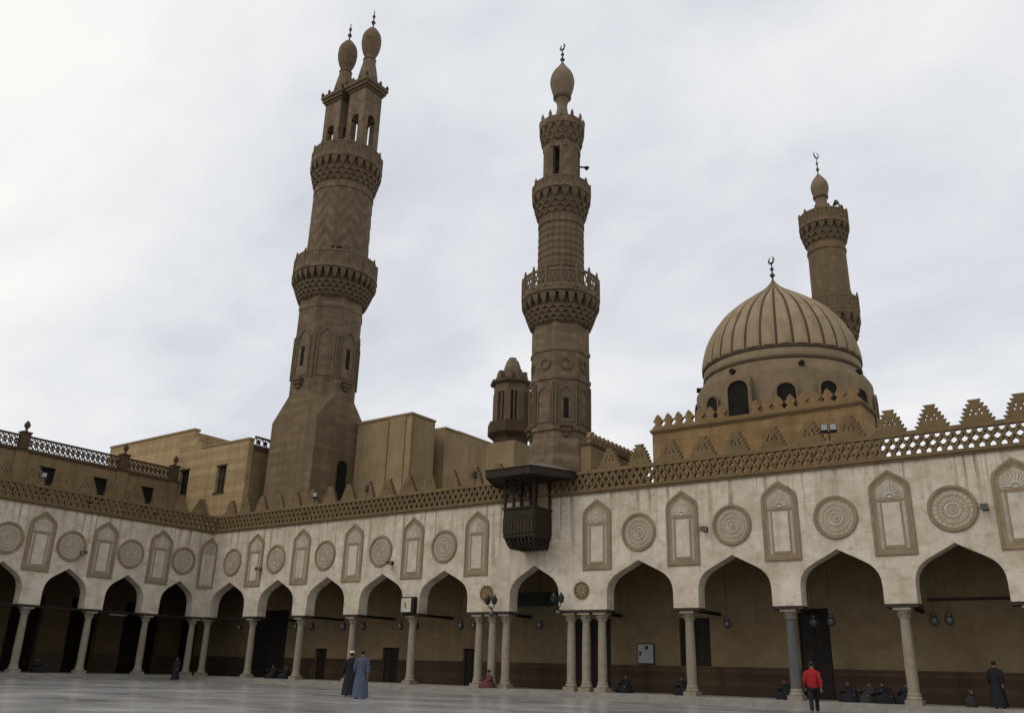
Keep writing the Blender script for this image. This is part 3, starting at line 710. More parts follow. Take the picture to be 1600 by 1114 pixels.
m = MB(); m.lathe([(3.42, 46.3), (3.47, 46.35), (3.47, 46.6), (3.42, 46.65)], 16, 0, False); part('balcony_floor', m, MIN_A, LM)
parapet(LM, 46.65, 3.36, 16, 1.3, MIN_A, solid=True)
m = MB(); m.box(-3.0, 3.0, -1.2, 1.2, 46.66, 47.2); part('twin_plinth', m, MIN_A, LM)
def twin(cx):
    hs = 1.12; z0, z1 = 47.2, 54.6
    m = MB()    # four piers, lintel block: the openings are real
    for sx_ in (-1, 1):
        for sy_ in (-1, 1):
            xa, xb = sorted((sx_*hs, sx_*(hs-0.66))); ya, yb = sorted((sy_*hs, sy_*(hs-0.66)))
            m.box(xa, xb, ya, yb, z0, 51.9)
    for d in range(4):
        a = d*PI/2; ca_, sa_ = round(math.cos(a)), round(math.sin(a))
        n = 8; prof = [(-0.46, 51.2), (-0.46, 51.4)]+[(-0.46*math.cos(PI*i/n), 51.4+0.45*math.sin(PI*i/n)) for i in range(1, n)]+[(0.46, 51.4), (0.46, 51.2)]
        vs = []
        for yy in (-hs+0.002, -hs+0.6): vs += [(x, yy, z) for x, z in prof]+[(x, yy, 51.899) for x, z in prof]
        q = len(prof); fs = []
        for i in range(q-1): fs += [(i, i+1, q+i+1, q+i), (2*q+i, 3*q+i, 3*q+i+1, 2*q+i+1), (i, 2*q+i, 2*q+i+1, i+1)]
        m.add([(x*ca_-y*sa_, x*sa_+y*ca_, z) for x, y, z in vs], fs)
    m.box(-hs, hs, -hs, hs, 51.9, z1)
    o = part('twin_head', m, MIN_A, LM, (cx, 0, 0))
    m = MB()
    for d in range(4):
        a = d*PI/2; ca_, sa_ = round(math.cos(a)), round(math.sin(a))
        b = MB(); b.box(-0.46, 0.46, -hs+0.1, -hs+0.25, z0, z0+0.9)
        m.add([(x*ca_-y*sa_, x*sa_+y*ca_, z) for x, y, z in b.v], b.f)
    part('balustrade', m, MIN_A, o)
    m = MB(); m.box(-hs-.12, hs+.12, -hs-.12, hs+.12, z1, z1+.25); m.box(-hs-.28, hs+.28, -hs-.28, hs+.28, z1+.252, z1+.6); m.box(-hs-.4, hs+.4, -hs-.4, hs+.4, z1+.602, z1+1.0); part('cornice', m, CARVED, o)
    m = MB(); e_ = hs+.3
    for t in range(4):
        for s_ in (-e_, e_):
            p = -e_+(2*e_)*t/3
            for (bx, by) in ((p, s_), (s_, p)):
                m.lathe([(0.14, z1+1.0), (0.17, z1+1.22), (0.04, z1+1.5)], 6, cx=bx, cy=by)
    part('crest', m, CARVED, o)
    m = MB(); m.lathe(bulb_profile([(1.06, 55.6), (1.02, 56.4), (0.80, 57.7), (0.56, 59.0), (0.58, 59.35), (0.80, 59.9), (0.95, 60.55), (1.00, 61.2), (0.90, 61.95), (0.60, 62.5), (0.34, 62.85), (0.10, 63.05)]), 24); part('bulb_head', m, MIN_A, o)
    m = MB()
    for z_ in (58.9, ): m.lathe([(0.60, z_-0.1), (0.68, z_), (0.60, z_+0.1)], 24)
    part('neck_ring', m, CARVED, o)
    finial(o, 63.0, 66.0, crescent=False, s=1.5)
twin(-1.72); twin(1.72)
arched_recess(LM, 'doorway', 0, 13.5, 1.15, 17.5, DEEP, (h_+0.001, 0.45, 0), PI/2, 0.05, 0.14, CARVED)

# --- middle: carved minaret
MM = thing('minaret', 'slender carved stone minaret with three balconies and one pale bulb, behind the kiosk', 'minaret', (24.64, 9.03, 0))
R8 = 2.1*0.93/math.cos(PI/8)
m = MB(); m.lathe([(R8*1.10, 0), (R8*1.10, 14.3), (R8*1.06, 14.6), (R8*1.06, 15.3), (R8*1.0, 15.8)], 8, PI/8, False); part('octagon_base', m, MIN_B, MM)
m = MB(); m.lathe([(R8, 15.8), (R8, 16.3), (R8*1.05, 16.35), (R8*1.05, 16.6), (R8, 16.65), (R8, 19.9), (R8*1.04, 19.95), (R8*1.04, 20.2), (R8*0.99, 20.25), (R8*0.985, 22.0), (R8*1.02, 22.05), (R8*1.02, 22.3), (R8*0.98, 22.35), (R8*0.98, 24.3)], 8, PI/8, False); part('octagon_shaft', m, MIN_B, MM)
for i in range(8):
    a = PI/4*i+PI/2; rr_ = R8*math.cos(PI/8)*0.998
    loc = (rr_*math.cos(a), rr_*math.sin(a), 0); rz = a+PI/2
    m = MB(); m.ring(outline(0.56, 16.9, 18.9, 19.6), outline(0.44, 17.0, 18.85, 19.4), -0.07, 0.05); o = part('keel_panel', m, MIN_B, MM, loc, rz)
    for sx_ in (-0.7, 0.7):
        mm = MB(); mm.lathe([(0.08, 16.7), (0.08, 19.7)], 8, cx=sx_, cy=-0.05); part('colonnette', mm, CARVED, o)
    m = MB(); m.ring(circ(0.45, 20, 21.1), circ(0.28, 20, 21.1), -0.06, 0.03); part('carved_roundel', m, CARVED, o)
    if i % 2 == 1:
        m = MB(); m.box(-0.17, 0.17, -0.025, 0.05, 17.2, 18.6); part('slit_window', m, DEEP, o)
        m = MB(); m.box(-0.42, 0.42, -0.4, 0.02, 16.55, 16.75); m.box(-0.3, 0.3, -0.28, 0.02, 16.2, 16.548); m.box(-0.18, 0.18, -0.17, 0.02, 15.9, 16.198); part('small_balcony', m, CARVED, o)
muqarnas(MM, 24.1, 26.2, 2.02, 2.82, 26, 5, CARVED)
m = MB(); m.lathe([(2.82, 26.2), (2.90, 26.28), (2.90, 26.5), (2.82, 26.55)], 16, 0, False); part('balcony_floor', m, MIN_B, MM)
parapet(MM, 26.55, 2.78, 16, 1.42, MIN_B, 0.2, PI/16)
m = relief_shaft(1.68, 1.66, 28.9, 32.3, 'knot', 96, 44, 0.05); m.lathe([(1.70, 26.55), (1.68, 28.6), (1.76, 28.65), (1.76, 28.9)], 32); m.lathe([(1.66, 32.3), (1.74, 32.35), (1.74, 32.6), (1.68, 32.65), (1.70, 33.2)], 32); part('knotwork_shaft', m, MIN_BK, MM)
for i in range(8):
    a = PI/4*i-PI/8
    arched_recess(MM, 'shaft_niche', 0, 26.6, 0.5, 28.4, CARVED, (1.70*math.cos(a), 1.70*math.sin(a), 0), a+PI/2, 0.03)
muqarnas(MM, 33.0, 34.9, 1.72, 2.22, 18, 4, CARVED)
m = MB(); m.lathe([(2.22, 34.9), (2.28, 34.96), (2.28, 35.12), (2.22, 35.16)], 16, 0, False); part('balcony_floor', m, MIN_B, MM)
parapet(MM, 35.16, 2.17, 12, 0.75, MIN_B, 0.14, solid=True)
# open lantern: four wide piers between tall openings
m = MB()
for i in range(4):
    a0, a1 = rad(-75+90*i+11), rad(-75+90*(i+1)-11); n = 6; vs = []
    for z_ in (35.17, 38.9):
        for r_ in (0.95, 1.42):
            for t in range(n+1):
                a = a0+(a1-a0)*t/n; vs.append((r_*math.cos(a), r_*math.sin(a), z_))
    q = n+1; fs = []
    for t in range(n):
        fs += [(q+t, q+t+1, 3*q+t+1, 3*q+t), (t, 2*q+t, 2*q+t+1, t+1), (2*q+t, 3*q+t, 3*q+t+1, 2*q+t+1)]
    fs += [(0, q, 3*q, 2*q), (n, 2*q+n, 3*q+n, q+n)]
    m.add(vs, fs)
m.lathe([(1.50, 38.9), (1.50, 39.6), (1.55, 39.65)], 8, 0, False); m.lathe([(0.42, 35.17), (0.42, 38.9)], 8)
part('lantern', m, MIN_B, MM)
muqarnas(MM, 39.5, 40.9, 1.5, 1.76, 16, 3, CARVED)
m = MB(); m.lathe([(1.78, 40.9), (1.80, 41.0), (1.76, 41.5), (1.70, 41.55), (0.6, 41.75)], 16, 0, False)
for i in range(12):
    a = 2*PI*i/12; m.lathe([(0.13, 41.4), (0.15, 41.75), (0.03, 42.1)], 6, cx=1.68*math.cos(a), cy=1.68*math.sin(a))
part('crown', m, MIN_B, MM)
m = MB(); m.lathe(bulb_profile([(0.62, 41.7), (0.50, 42.6), (0.40, 43.4), (0.55, 44.0), (0.82, 44.8), (0.98, 45.7), (0.80, 46.5), (0.35, 47.2), (0.06, 47.7)]), 24); part('bulb_head', m, NECKP, MM)
m = MB(); m.lathe([(0.56, 44.0), (0.72, 44.15), (0.72, 44.35), (0.6, 44.4)], 20); part('neck_ring', m, CARVED, MM)
finial(MM, 47.5, 49.5, rz=-0.3, s=1.3)
m = MB(); m.box(-0.05, 0.05, 1.4, 1.9, 37.9, 38.0); m.lathe([(0.05, 37.7), (0.22, 37.95)], 10, cx=0, cy=1.95); part('horn_speaker', m, BLACK, MM, (0, 0, 0), -PI/2+0.7)

# --- right: behind the dome
RM = thing('minaret', 'round brown minaret with two balconies and a small bulb standing behind the ribbed dome', 'minaret', (39.62, 24.98, 0))
m = MB(); m.box(-1.9, 1.9, -1.9, 1.9, 0, 19); m.lathe([(1.9, 19), (1.55, 20.5), (1.50, 24), (1.47, 25.8)], 8, PI/8, False); part('lower_shaft', m, MIN_C, RM)
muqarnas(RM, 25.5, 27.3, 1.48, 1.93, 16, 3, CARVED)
m = MB(); m.lathe([(1.93, 27.3), (1.97, 27.36), (1.97, 27.56), (1.93, 27.6)], 12, 0, False); part('balcony_floor', m, MIN_C, RM)
parapet(RM, 27.6, 1.9, 12, 1.3, MIN_C, 0.22, solid=True)
m = MB(); m.lathe([(1.46, 27.6), (1.43, 33.0), (1.50, 33.05), (1.50, 33.25), (1.43, 33.3), (1.45, 33.9)], 28); part('round_shaft', m, MIN_C, RM)
muqarnas(RM, 33.7, 35.2, 1.45, 1.90, 18, 3, CARVED)
m = MB(); m.lathe([(1.90, 35.2), (1.95, 35.25), (1.95, 35.4), (1.90, 35.45)], 16, 0, False); part('balcony_floor', m, MIN_C, RM)
parapet(RM, 35.45, 1.86, 12, 0.95, MIN_C, 0.14, solid=True)
m = MB(); m.lathe(bulb_profile([(0.75, 35.4), (0.60, 36.6), (0.46, 37.6), (0.52, 38.2), (0.70, 39.0), (0.62, 39.6), (0.25, 40.2), (0.05, 40.5)]), 20); part('bulb_head', m, NECKP, RM)
m = MB(); m.lathe([(0.48, 38.05), (0.60, 38.15), (0.60, 38.3), (0.5, 38.35)], 20); part('neck_ring', m, CARVED, RM)
finial(RM, 40.4, 42.6, rz=1.2, s=0.9)
for an in (-0.5, 0.2):
    m = MB(); m.tube([(1.2, 0, 36.9), (1.6, 0, 37.0)], [0.06, 0.26], 10); m.box(1.15, 1.25, -0.04, 0.04, 35.46, 36.9); part('horn_speaker', m, BLACK, RM, (0, 0, 0), an)

# ------------------------------------------------------------------ domed hall
DH = thing('domed_hall', 'ochre stone hall with trefoil cresting carrying a ribbed buff dome on a windowed drum', 'mosque', (38.9, 13.2, 0))
DX0, DX1, DY0, DY1, DZ = -6.2, 6.15, -6.2, -3.6, 15.1
m = MB(); m.box(DX0, DX1, DY0, DY1, 0, DZ); part('hall_walls', m, OCHREC, DH)
m = MB(); m.box(DX0-.12, DX1+.12, DY0-.12, DY1+.12, DZ, DZ+0.14); m.box(DX0-.06, DX1+.06, DY0-.06, DY1+.06, DZ-0.1, DZ-0.002); part('string_course', m, TRIM, DH)
m = MB(); m.box(DX0, DX1, DY0, DY0+0.3, DZ+0.142, DZ+0.30); m.box(DX0, DX1, DY1-0.3, DY1, DZ+0.142, DZ+0.30); m.box(DX0, DX0+0.3, DY0+0.3, DY1-0.3, DZ+0.142, DZ+0.30); m.box(DX1-0.3, DX1, DY0+0.3, DY1-0.3, DZ+0.142, DZ+0.30); part('parapet_wall', m, OCHREC, DH)
tre = [(-0.33, 0), (-0.15, 0.20), (-0.31, 0.40), (-0.31, 0.44), (-0.19, 0.50), (-0.17, 0.62), (0, 0.82), (0.17, 0.62), (0.19, 0.50), (0.31, 0.44), (0.31, 0.40), (0.15, 0.20), (0.33, 0)]
m = MB(); m.prism(tre, -0.12, 0.12); m.prism([(-0.34, -0.002), (0.34, -0.002), (0.2, 0.06), (-0.2, 0.06)], -0.11, 0.11); TREF = m.mesh('trefoil_merlon', OCHREC)
n = 18
for i in range(n):
    x = DX0+0.36+(DX1-DX0-0.72)*i/(n-1)
    if i in (7, 8): continue
    put('trefoil_merlon', TREF, DH, (x, DY0+0.15, DZ+0.30))
m = MB(); m.lathe([(5.42, 0), (5.42, 13), (5.40, 18.1), (5.32, 18.25), (4.86, 19.0), (4.80, 19.2)], 56, 0, True); part('drum', m, DRUM, DH)
for i in range(14):
    a = rad(-127.5+32.5)+2*PI*(i-1)/14
    a = math.atan2(-52, 17)+rad(2)+2*PI*i/14
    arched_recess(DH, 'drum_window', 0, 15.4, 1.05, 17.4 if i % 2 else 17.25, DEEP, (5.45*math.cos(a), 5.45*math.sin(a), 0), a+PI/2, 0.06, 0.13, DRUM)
for i in range(8):
    a = math.atan2(-52, 17)+rad(-32)+2*PI*i/8
    m = MB(); m.prism(circ(0.17, 12, 18.5), -0.3, 0.3); part('drum_spout', m, DEEP, DH, (5.1*math.cos(a), 5.1*math.sin(a), 0), a+PI/2)
# portal opening that rises through the cresting
arched_recess(DH, 'roof_doorway', 0, DZ-0.3, 1.25, 17.6, DEEP, (-0.71, DY0+0.32, 0), 0, 0.1, 0.18, DRUM)
m = MB(); m.box(-1.44, 0.02, DY0+0.36, DY0+3.0, DZ, 17.8); part('doorway_house', m, DRUM, DH)
DP = bulb_profile([(4.80, 19.1), (4.88, 19.8), (4.86, 20.4), (4.62, 21.4), (4.12, 22.4), (3.48, 23.3), (2.62, 24.1), (1.65, 24.82), (0.78, 25.45), (0.28, 25.95), (0.05, 26.35)])
m = MB(); m.lathe([(r-0.05 if r > 0.1 else r, z) for r, z in DP if z >= 19.7] , 64); dome = part('ribbed_dome', m, GROOVE, DH)
m = MB(); m.lathe([(4.84, 19.02), (4.92, 19.05), (4.92, 19.20), (4.82, 19.22)], 64); m.lathe([(4.84, 19.72), (4.96, 19.74), (4.96, 19.86), (4.80, 19.88)], 64); part('dark_moulding', m, GROOVE, DH)
m = MB(); m.lathe([(4.80, 19.15), (4.86, 19.25), (4.88, 19.65), (4.84, 19.8)], 64); part('dome_band', m, GORE, DH)
NG = 32; prof = [p for p in DP if p[1] >= 19.87]
m = MB(); vs, fs = [], []; cols_ = 7
for (r, z) in prof:
    gap = min(0.078, r*0.04)
    half_ = PI/NG-gap/max(r, 0.05)
    for j in range(cols_):
        t = -1+2*j/(cols_-1); a = half_*t
        rr_ = r+(0.075*(1-t*t)-0.045*(abs(t) > 0.99))*min(1, r/1.2)
        vs.append((rr_*math.cos(a), rr_*math.sin(a), z))
for i in range(len(prof)-1):
    for j in range(cols_-1): fs.append((i*cols_+j, i*cols_+j+1, (i+1)*cols_+j+1, (i+1)*cols_+j))
m.add(vs, fs, True); GM = m.mesh('dome_gore', GORE)
for i in range(NG): put('dome_gore', GM, dome, (0, 0, 0), 2*PI*i/NG)
fin = finial(DH, 26.25, 28.05, rz=-0.5, s=1.2)

# ------------------------------------------------------------------ buildings behind the arcades
def lattice_dark(parent, x0, x1, z0, h, step, mat, loc=(0, 0, 0), rz=0.0):
    m = MB(); n = max(1, int((x1-x0)/step)); w = (x1-x0)/n
    m.box(x0, x1, -0.08, 0.08, z0, z0+0.10); m.box(x0, x1, -0.10, 0.10, z0+h-0.14, z0+h)
    for i in range(n):
        a, b = x0+i*w, x0+(i+1)*w; c = (a+b)/2; zm = z0+h/2
        for p, q in (((a, z0+.1), (b, z0+h-.14)), ((b, z0+.1), (a, z0+h-.14))): m.bar(p, q, 0.06, -0.05, 0.05)
        m.bar((c, z0+.1), (c, z0+h-.14), 0.05, -0.04, 0.04)
        m.ring([(c+0.2*math.cos(t*PI/4), zm+0.2*math.sin(t*PI/4)) for t in range(8)], [(c+0.13*math.cos(t*PI/4), zm+0.13*math.sin(t*PI/4)) for t in range(8)], -0.06, 0.06)
    return part('lattice_panel', m, mat, parent, loc, rz)
# long balustraded building beyond the left arcade: local x runs along +Y, outward is +X
LB = thing('balustraded_building', 'long ochre upper storey with dark pierced balustrade and knobbed posts on the left', 'building', (-15.0, 0, 0), PI/2)
m = MB(); wins = [(-14.5, -13.15), (-10.05, -8.7), (-6.42, -5.07), (-1.88, -0.53), (2.55, 3.9)]; wins = [(-19.2, -17.85), (-14.6, -13.25), (-10.85, -9.5), (-6.42, -5.07), (-1.88, -0.53), (2.55, 3.9)]
prev = -30
for a, b in wins:
    m.box(prev, a, 0, 0.5, 0, 16.5); m.box(a, b, 0, 0.5, 0, 13.4); m.box(a, b, 0, 0.5, 15.65, 16.5); prev = b
m.box(prev, 6.28, 0, 0.5, 0, 16.5); m.box(-30, 6.28, 0.5, 6, 0, 9.5); m.box(-30, 6.28, 5.5, 6, 9.5, 16.5); m.box(-30, 6.28, 0.5, 6, 16.0, 16.4)
part('walls', m, BROWNB, LB)
for a, b in wins:
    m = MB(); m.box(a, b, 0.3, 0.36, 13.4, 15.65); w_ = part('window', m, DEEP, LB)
    m = MB(); m.box((a+b)/2-0.03, (a+b)/2+0.03, 0.24, 0.299, 13.4, 15.65); m.box(a, b, 0.25, 0.299, 14.5, 14.57); m.box(a, a+0.06, 0.2, 0.299, 13.4, 15.65); m.box(b-0.06, b, 0.2, 0.299, 13.4, 15.65); part('frame', m, DARKW, w_)
m = MB(); m.box(-30, 6.27, -0.16, 0.4, 16.5, 16.68); part('cornice', m, LTRIM, LB)
posts = [-24.5, -16.6, -8.0, 0.6, 5.6]
for p in posts:
    m = MB(); m.box(p-0.36, p+0.36, -0.2, 0.36, 16.682, 17.95); m.box(p-0.42, p+0.42, -0.26, 0.42, 17.952, 18.06); m.lathe([(0.22, 18.06), (0.10, 18.2), (0.09, 18.32), (0.22, 18.5), (0.24, 18.68), (0.14, 18.86), (0.03, 19.0)], 12, cx=p, cy=0.08)
    part('balustrade_post', m, LTRIM, LB)
    m = MB(); m.box(p-0.5, p+0.5, -0.12, -0.001, 9.0, 16.49); part('pilaster', m, BROWNB, LB)
for a, b in zip([-30]+posts[:-1], posts): lattice_dark(LB, a+0.37, b-0.37, 16.684, 1.12, 0.42, LTRIM, (0, 0.08, 0))

# ochre block at the inner corner
CB = thing('corner_block', 'plain ochre block with stepped top and two tall windows left of the twin minaret', 'building', (-16, 6.3, 0))
m = MB()
wn_ = [(0.85, 2.25, 15.3, 17.7), (6.35, 7.7, 15.15, 17.5)]
def wall_with_windows(m, x0, x1, y0, y1, z0, z1, ws):
    prev = x0
    for a, b, c, d in ws:
        m.box(prev, a, y0, y1, z0, z1); m.box(a, b, y0, y1, z0, c); m.box(a, b, y0, y1, d, z1); prev = b
    m.box(prev, x1, y0, y1, z0, z1)
wall_with_windows(m, -12, 10.4, 0, 0.5, 0, 19.5, wn_)
m.box(-12, 2.1, 0.0, 0.5, 19.501, 21.45); m.box(2.1, 2.9, 0, 0.5, 19.501, 20.7); m.box(2.9, 3.5, 0, 0.5, 19.501, 20.1)
m.box(-12, 2.1, 0.502, 9, 18.5, 21.3); m.box(2.1, 9.9, 0.502, 9, 18.5, 19.3); m.box(-12, -11.5, 0.501, 9, 0, 18.5)
part('walls', m, OCHREB, CB)
m = MB(); m.box(9.9, 10.4, 0.501, 10, 0, 18.75); part('side_wall', m, BROWNB, CB)  # side coloured darker than the front, painting in its shade
m = MB(); m.box(-12.1, 2.16, -0.08, 0.6, 21.452, 21.62); m.box(3.5, 10.46, -0.08, 0.5, 19.502, 19.66); part('coping', m, BUFF, CB)
for a, b, c, d in wn_:
    m = MB(); m.box(a, b, 0.3, 0.36, c, d); w_ = part('window', m, DEEP if a < 3 else DARKW2, CB)
    m = MB(); m.box(a-0.1, b+0.1, -0.03, 0.1, d, d+0.12); m.box(a-0.1, b+0.1, -0.08, 0.1, c-0.12, c); m.box((a+b)/2-0.04, (a+b)/2+0.04, 0.22, 0.299, c, d); m.box(a, b, 0.22, 0.299, (c+d)/2-0.04, (c+d)/2+0.04); part('frame', m, DARKW2, w_)
m = MB(); m.box(-0.1, 0.12, 0, 9, 18.752, 18.95); part('cornice', m, LTRIM, CB, (10.4, 0.51, 0))
lattice_dark(CB, 0.5, 9.4, 18.952, 0.98, 0.7, LTRIM, (10.35, 0.1, 0), PI/2)

# taller plain block between the two front minarets
MBk = thing('plain_block', 'plain buff building with flat pilasters and a deep slot between the two nearer minarets', 'building', (8.6, 11.4, 0))
m = MB(); m.box(-6.3, 0, 0, 2.95, 0, 20.95); m.box(-6.3, -1.3, 2.951, 4.3, 0, 20.6); m.box(-6.3, 0, 4.3, 6.3, 0, 20.75); m.box(-6.3, -0.22, 6.301, 14, 0, 20.9); part('walls', m, BUFF, MBk)
m = MB(); m.box(-6.4, 0.1, -0.1, 2.96, 20.951, 21.12); m.box(-6.4, 0.08, 4.29, 6.31, 20.752, 20.9); m.box(-6.4, -0.16, 6.312, 14.1, 20.902, 21.05); part('coping', m, BUFF, MBk)
for x in (-4.4, ): m = MB(); m.box(x, x+1.9, -0.14, -0.001, 0, 20.7); part('pilaster', m, BUFF, MBk)
m = MB(); m.box(-2.4, -0.6, -0.10, -0.001, 0, 20.9); part('pilaster', m, BUFF, MBk)
m = MB(); m.box(0.001, 0.12, 0.3, 2.6, 0, 20.8); part('pilaster', m, BUFF, MBk)
m = MB(); m.box(-0.2, -0.12, 11.3, 12.8, 15.2, 16.9); part('window', m, DEEP, MBk)

# small colonnaded turret
TU = thing('turret', 'small round colonnaded turret with notched crown just left of the middle minaret', 'turret', (16.2, 14.9, 0))
m = MB(); m.box(-1.35, 1.35, -1.35, 1.35, 0, 18.1); part('square_foot', m, BUFF, TU)
m = MB(); m.lathe([(1.40, 18.1), (1.45, 18.5), (1.72, 18.72), (1.92, 18.9), (1.92, 19.78), (1.80, 19.8), (1.80, 19.5), (1.4, 19.5)], 8, PI/8, False); part('balcony', m, LTRIM, TU)
m = MB(); m.lathe([(1.12, 19.5), (1.12, 22.4)], 8, PI/8, False); part('core', m, CARVED, TU)
m = MB(); m.lathe([(1.50, 22.3), (1.50, 23.0)], 8, PI/8, False); m.lathe([(1.5, 19.5), (1.5, 19.85), (1.44, 19.9)], 8, PI/8, False); part('pavilion_rings', m, MIN_B, TU)
m = MB(); m.box(-0.27, 0.27, -0.12, 0.20, 19.86, 22.32); CO = m.mesh('pavilion_pier', MIN_B)
m = MB(); m.box(-0.07, 0.07, -0.10, 0.18, 19.86, 22.32); CO2 = m.mesh('mullion', MIN_B)
for i in range(8):
    a = 2*PI*i/8+PI/8; put('pavilion_pier', CO, TU, (1.36*math.cos(a), 1.36*math.sin(a), 0), a+PI/2)
    a = 2*PI*i/8; put('mullion', CO2, TU, (1.26*math.cos(a), 1.26*math.sin(a), 0), a+PI/2)
m = MB(); m.lathe([(1.52, 23.0), (1.80, 23.12), (1.84, 23.30), (1.5, 23.36)], 8, PI/8, False); part('cornice', m, CARVED, TU)
for i in range(8):
    a = 2*PI*i/8+PI/8; m = MB(); m.box(-0.30, 0.30, -0.2, 0.2, 23.36, 23.85); m.box(-0.2, 0.2, -0.16, 0.16, 23.85, 24.2); part('crown_block', m, MIN_B, TU, (1.08*math.cos(a), 1.08*math.sin(a), 0), a+PI/2)
m = MB(); m.lathe([(0.95, 23.3), (0.92, 24.2), (0.74, 24.25), (0.70, 24.7), (0.52, 25.2), (0.36, 25.35), (0.34, 25.5), (0.05, 25.55)], 8, PI/8, False); part('cap_dome', m, NECKP, TU)

# crenellated wall running back beside the middle minaret
CW = thing('crenellated_wall', 'brown battlemented wall running back between the middle minaret and the domed hall', 'wall', (29.5, 5.0, 0))
m = MB(); m.box(-0.7, 0, 0, 0.5, 0, 14.3); m.box(-0.5, 0, 0.501, 7.5, 0, 14.3); part('walls', m, BROWNB, CW)
m = MB(); m.box(-0.75, 0.08, -0.08, 0.5, 14.301, 14.45); m.box(-0.5, 0.08, 0.501, 7.55, 14.301, 14.45); part('string_course', m, LTRIM, CW)
m = MB(); m.prism([(-0.18, 0), (-0.15, 0.25), (-0.22, 0.36), (-0.17, 0.52), (0, 0.72), (0.17, 0.52), (0.22, 0.36), (0.15, 0.25), (0.18, 0)], -0.14, 0.14); CM = m.mesh('wall_merlon', BROWNB)
for i in range(14): put('wall_merlon', CM, CW, (-0.2, 0.25+i*0.53, 14.45), PI/2)

# ------------------------------------------------------------------ lamps, signs and fixtures
def floodlight(loc, rz, label, group, lit=True):
    t = thing('floodlight', label, 'floodlight', loc, rz, group)
    m = MB(); m.box(-0.05, 0.05, -0.25, 0.0, -0.04, 0.04); m.box(-0.12, 0.12, -0.04, 0.0, -0.12, 0.12); part('bracket', m, BLACK, t)
    m = MB(); m.prism([(-0.17, -0.11), (0.17, -0.11), (0.14, 0.12), (-0.14, 0.12)], -0.42, -0.25); part('housing', m, BAND if not lit else BLACK, t)
    m = MB(); m.box(-0.13, 0.13, -0.435, -0.421, -0.08, 0.09); part('lens', m, GLASS if lit else DGLASS, t)
    return t
G1 = 'floodlights fixed to the white arcade walls'
floodlight((5.98, 0, 7.3), 0, 'small floodlight on the white wall beside the first niche right of the corner', G1, False)
floodlight((18.35, 0, 7.15), 0, 'small floodlight on the white wall right of the fourth roundel from the corner', G1, False)
floodlight((38.87, 0, 7.8), 0, 'small floodlight on the white wall between second niche and second roundel right of the kiosk', G1, False)
floodlight((51.0, 0, 7.87), 0, 'small floodlight on the white wall beside the rightmost roundel', G1, False)
floodlight((0, -9.65, 7.6), PI/2, 'small floodlight on the left arcade wall between a roundel and a niche', G1, False)
def roof_lamp(loc, rz, label, n=1):
    t = thing('roof_floodlight', label, 'floodlight', loc, rz, 'floodlights standing on the pierced parapet')
    m = MB(); m.box(-0.04, 0.04, -0.04, 0.04, 0, 0.35); m.box(-0.18*n, 0.18*n, -0.03, 0.03, 0.351, 0.42); part('stand', m, BLACK, t)
    for i in range(n):
        c = (i-(n-1)/2)*0.38
        m = MB(); m.prism([(c-0.16, 0.44), (c+0.16, 0.44), (c+0.15, 0.76), (c-0.15, 0.76)], -0.14, 0.12); part('housing', m, BLACK, t)
        m = MB(); m.prism([(c-0.13, 0.48), (c+0.13, 0.48), (c+0.13, 0.74), (c-0.13, 0.74)], -0.16, -0.142); part('lens', m, GLASS, t)
zr = ZK+1.29
roof_lamp((45.13, -0.03, zr), 0.3, 'pair of white floodlights on the parapet below the dome', 2)
roof_lamp((10.8, -0.03, zr), 0.5, 'single white floodlight on the parapet in front of the twin minaret foot')
roof_lamp((15.7, -0.03, zr), 2.4, 'dark floodlight turned away on the parapet in front of the plain buff block')
roof_lamp((24.55, -0.03, zr), 2.6, 'dark floodlight on the parapet just left of the kiosk roof')
roof_lamp((-0.03+0.0, -13.05, zr), PI/2-0.3, 'white floodlight on the left parapet below the balustraded building')
# bracket lamps at the central arch
def bracket_lamp(x, label):
    t = thing('bracket_lamp', label, 'lamp', (x, 0, 4.1), 0, 'bracket lamps beside the central arch')
    m = MB(); m.tube([(0, -0.05, 0), (0, -0.45, 0.08), (0, -0.6, 0.3)], 0.035, 8); part('arm', m, BLACK, t)
    for dx in (-0.22, 0.24):
        m = MB(); m.tube([(0, -0.5, 0.14), (dx*0.6, -0.55, 0.25), (dx, -0.6, 0.42)], 0.028, 6); m.lathe([(0.05, 0.40), (0.14, 0.48), (0.17, 0.72), (0.10, 0.80), (0.03, 0.94)], 8, cx=dx, cy=-0.6); part('lantern_head', m, BLACK, t)
    m = MB(); m.ball((0, -0.5, -0.08), 0.15); part('globe', m, DGLASS, t)
bracket_lamp(26.45, 'black twin bracket lamp on the left pier of the central arch')
bracket_lamp(30.75, 'black twin bracket lamp on the right pier of the central arch')
# framed white sign box on a pier
sb = thing('sign_box', 'white square sign in a dark frame projecting from the pier left of the central arch', 'sign', (19.95, 0, 4.62))
m = MB(); m.box(-0.42, 0.62, -0.30, -0.002, -0.45, 0.47); part('case', m, DARKW, sb)
m = MB(); m.box(-0.36, 0.40, -0.312, -0.301, -0.38, 0.40); part('face', m, PANELW, sb)
m = MB(); m.box(-0.12, 0.06, -0.318, -0.313, -0.1, 0.16); m.box(-0.02, 0.12, -0.318, -0.313, -0.18, -0.12); part('printed_mark', m, BAND, sb)
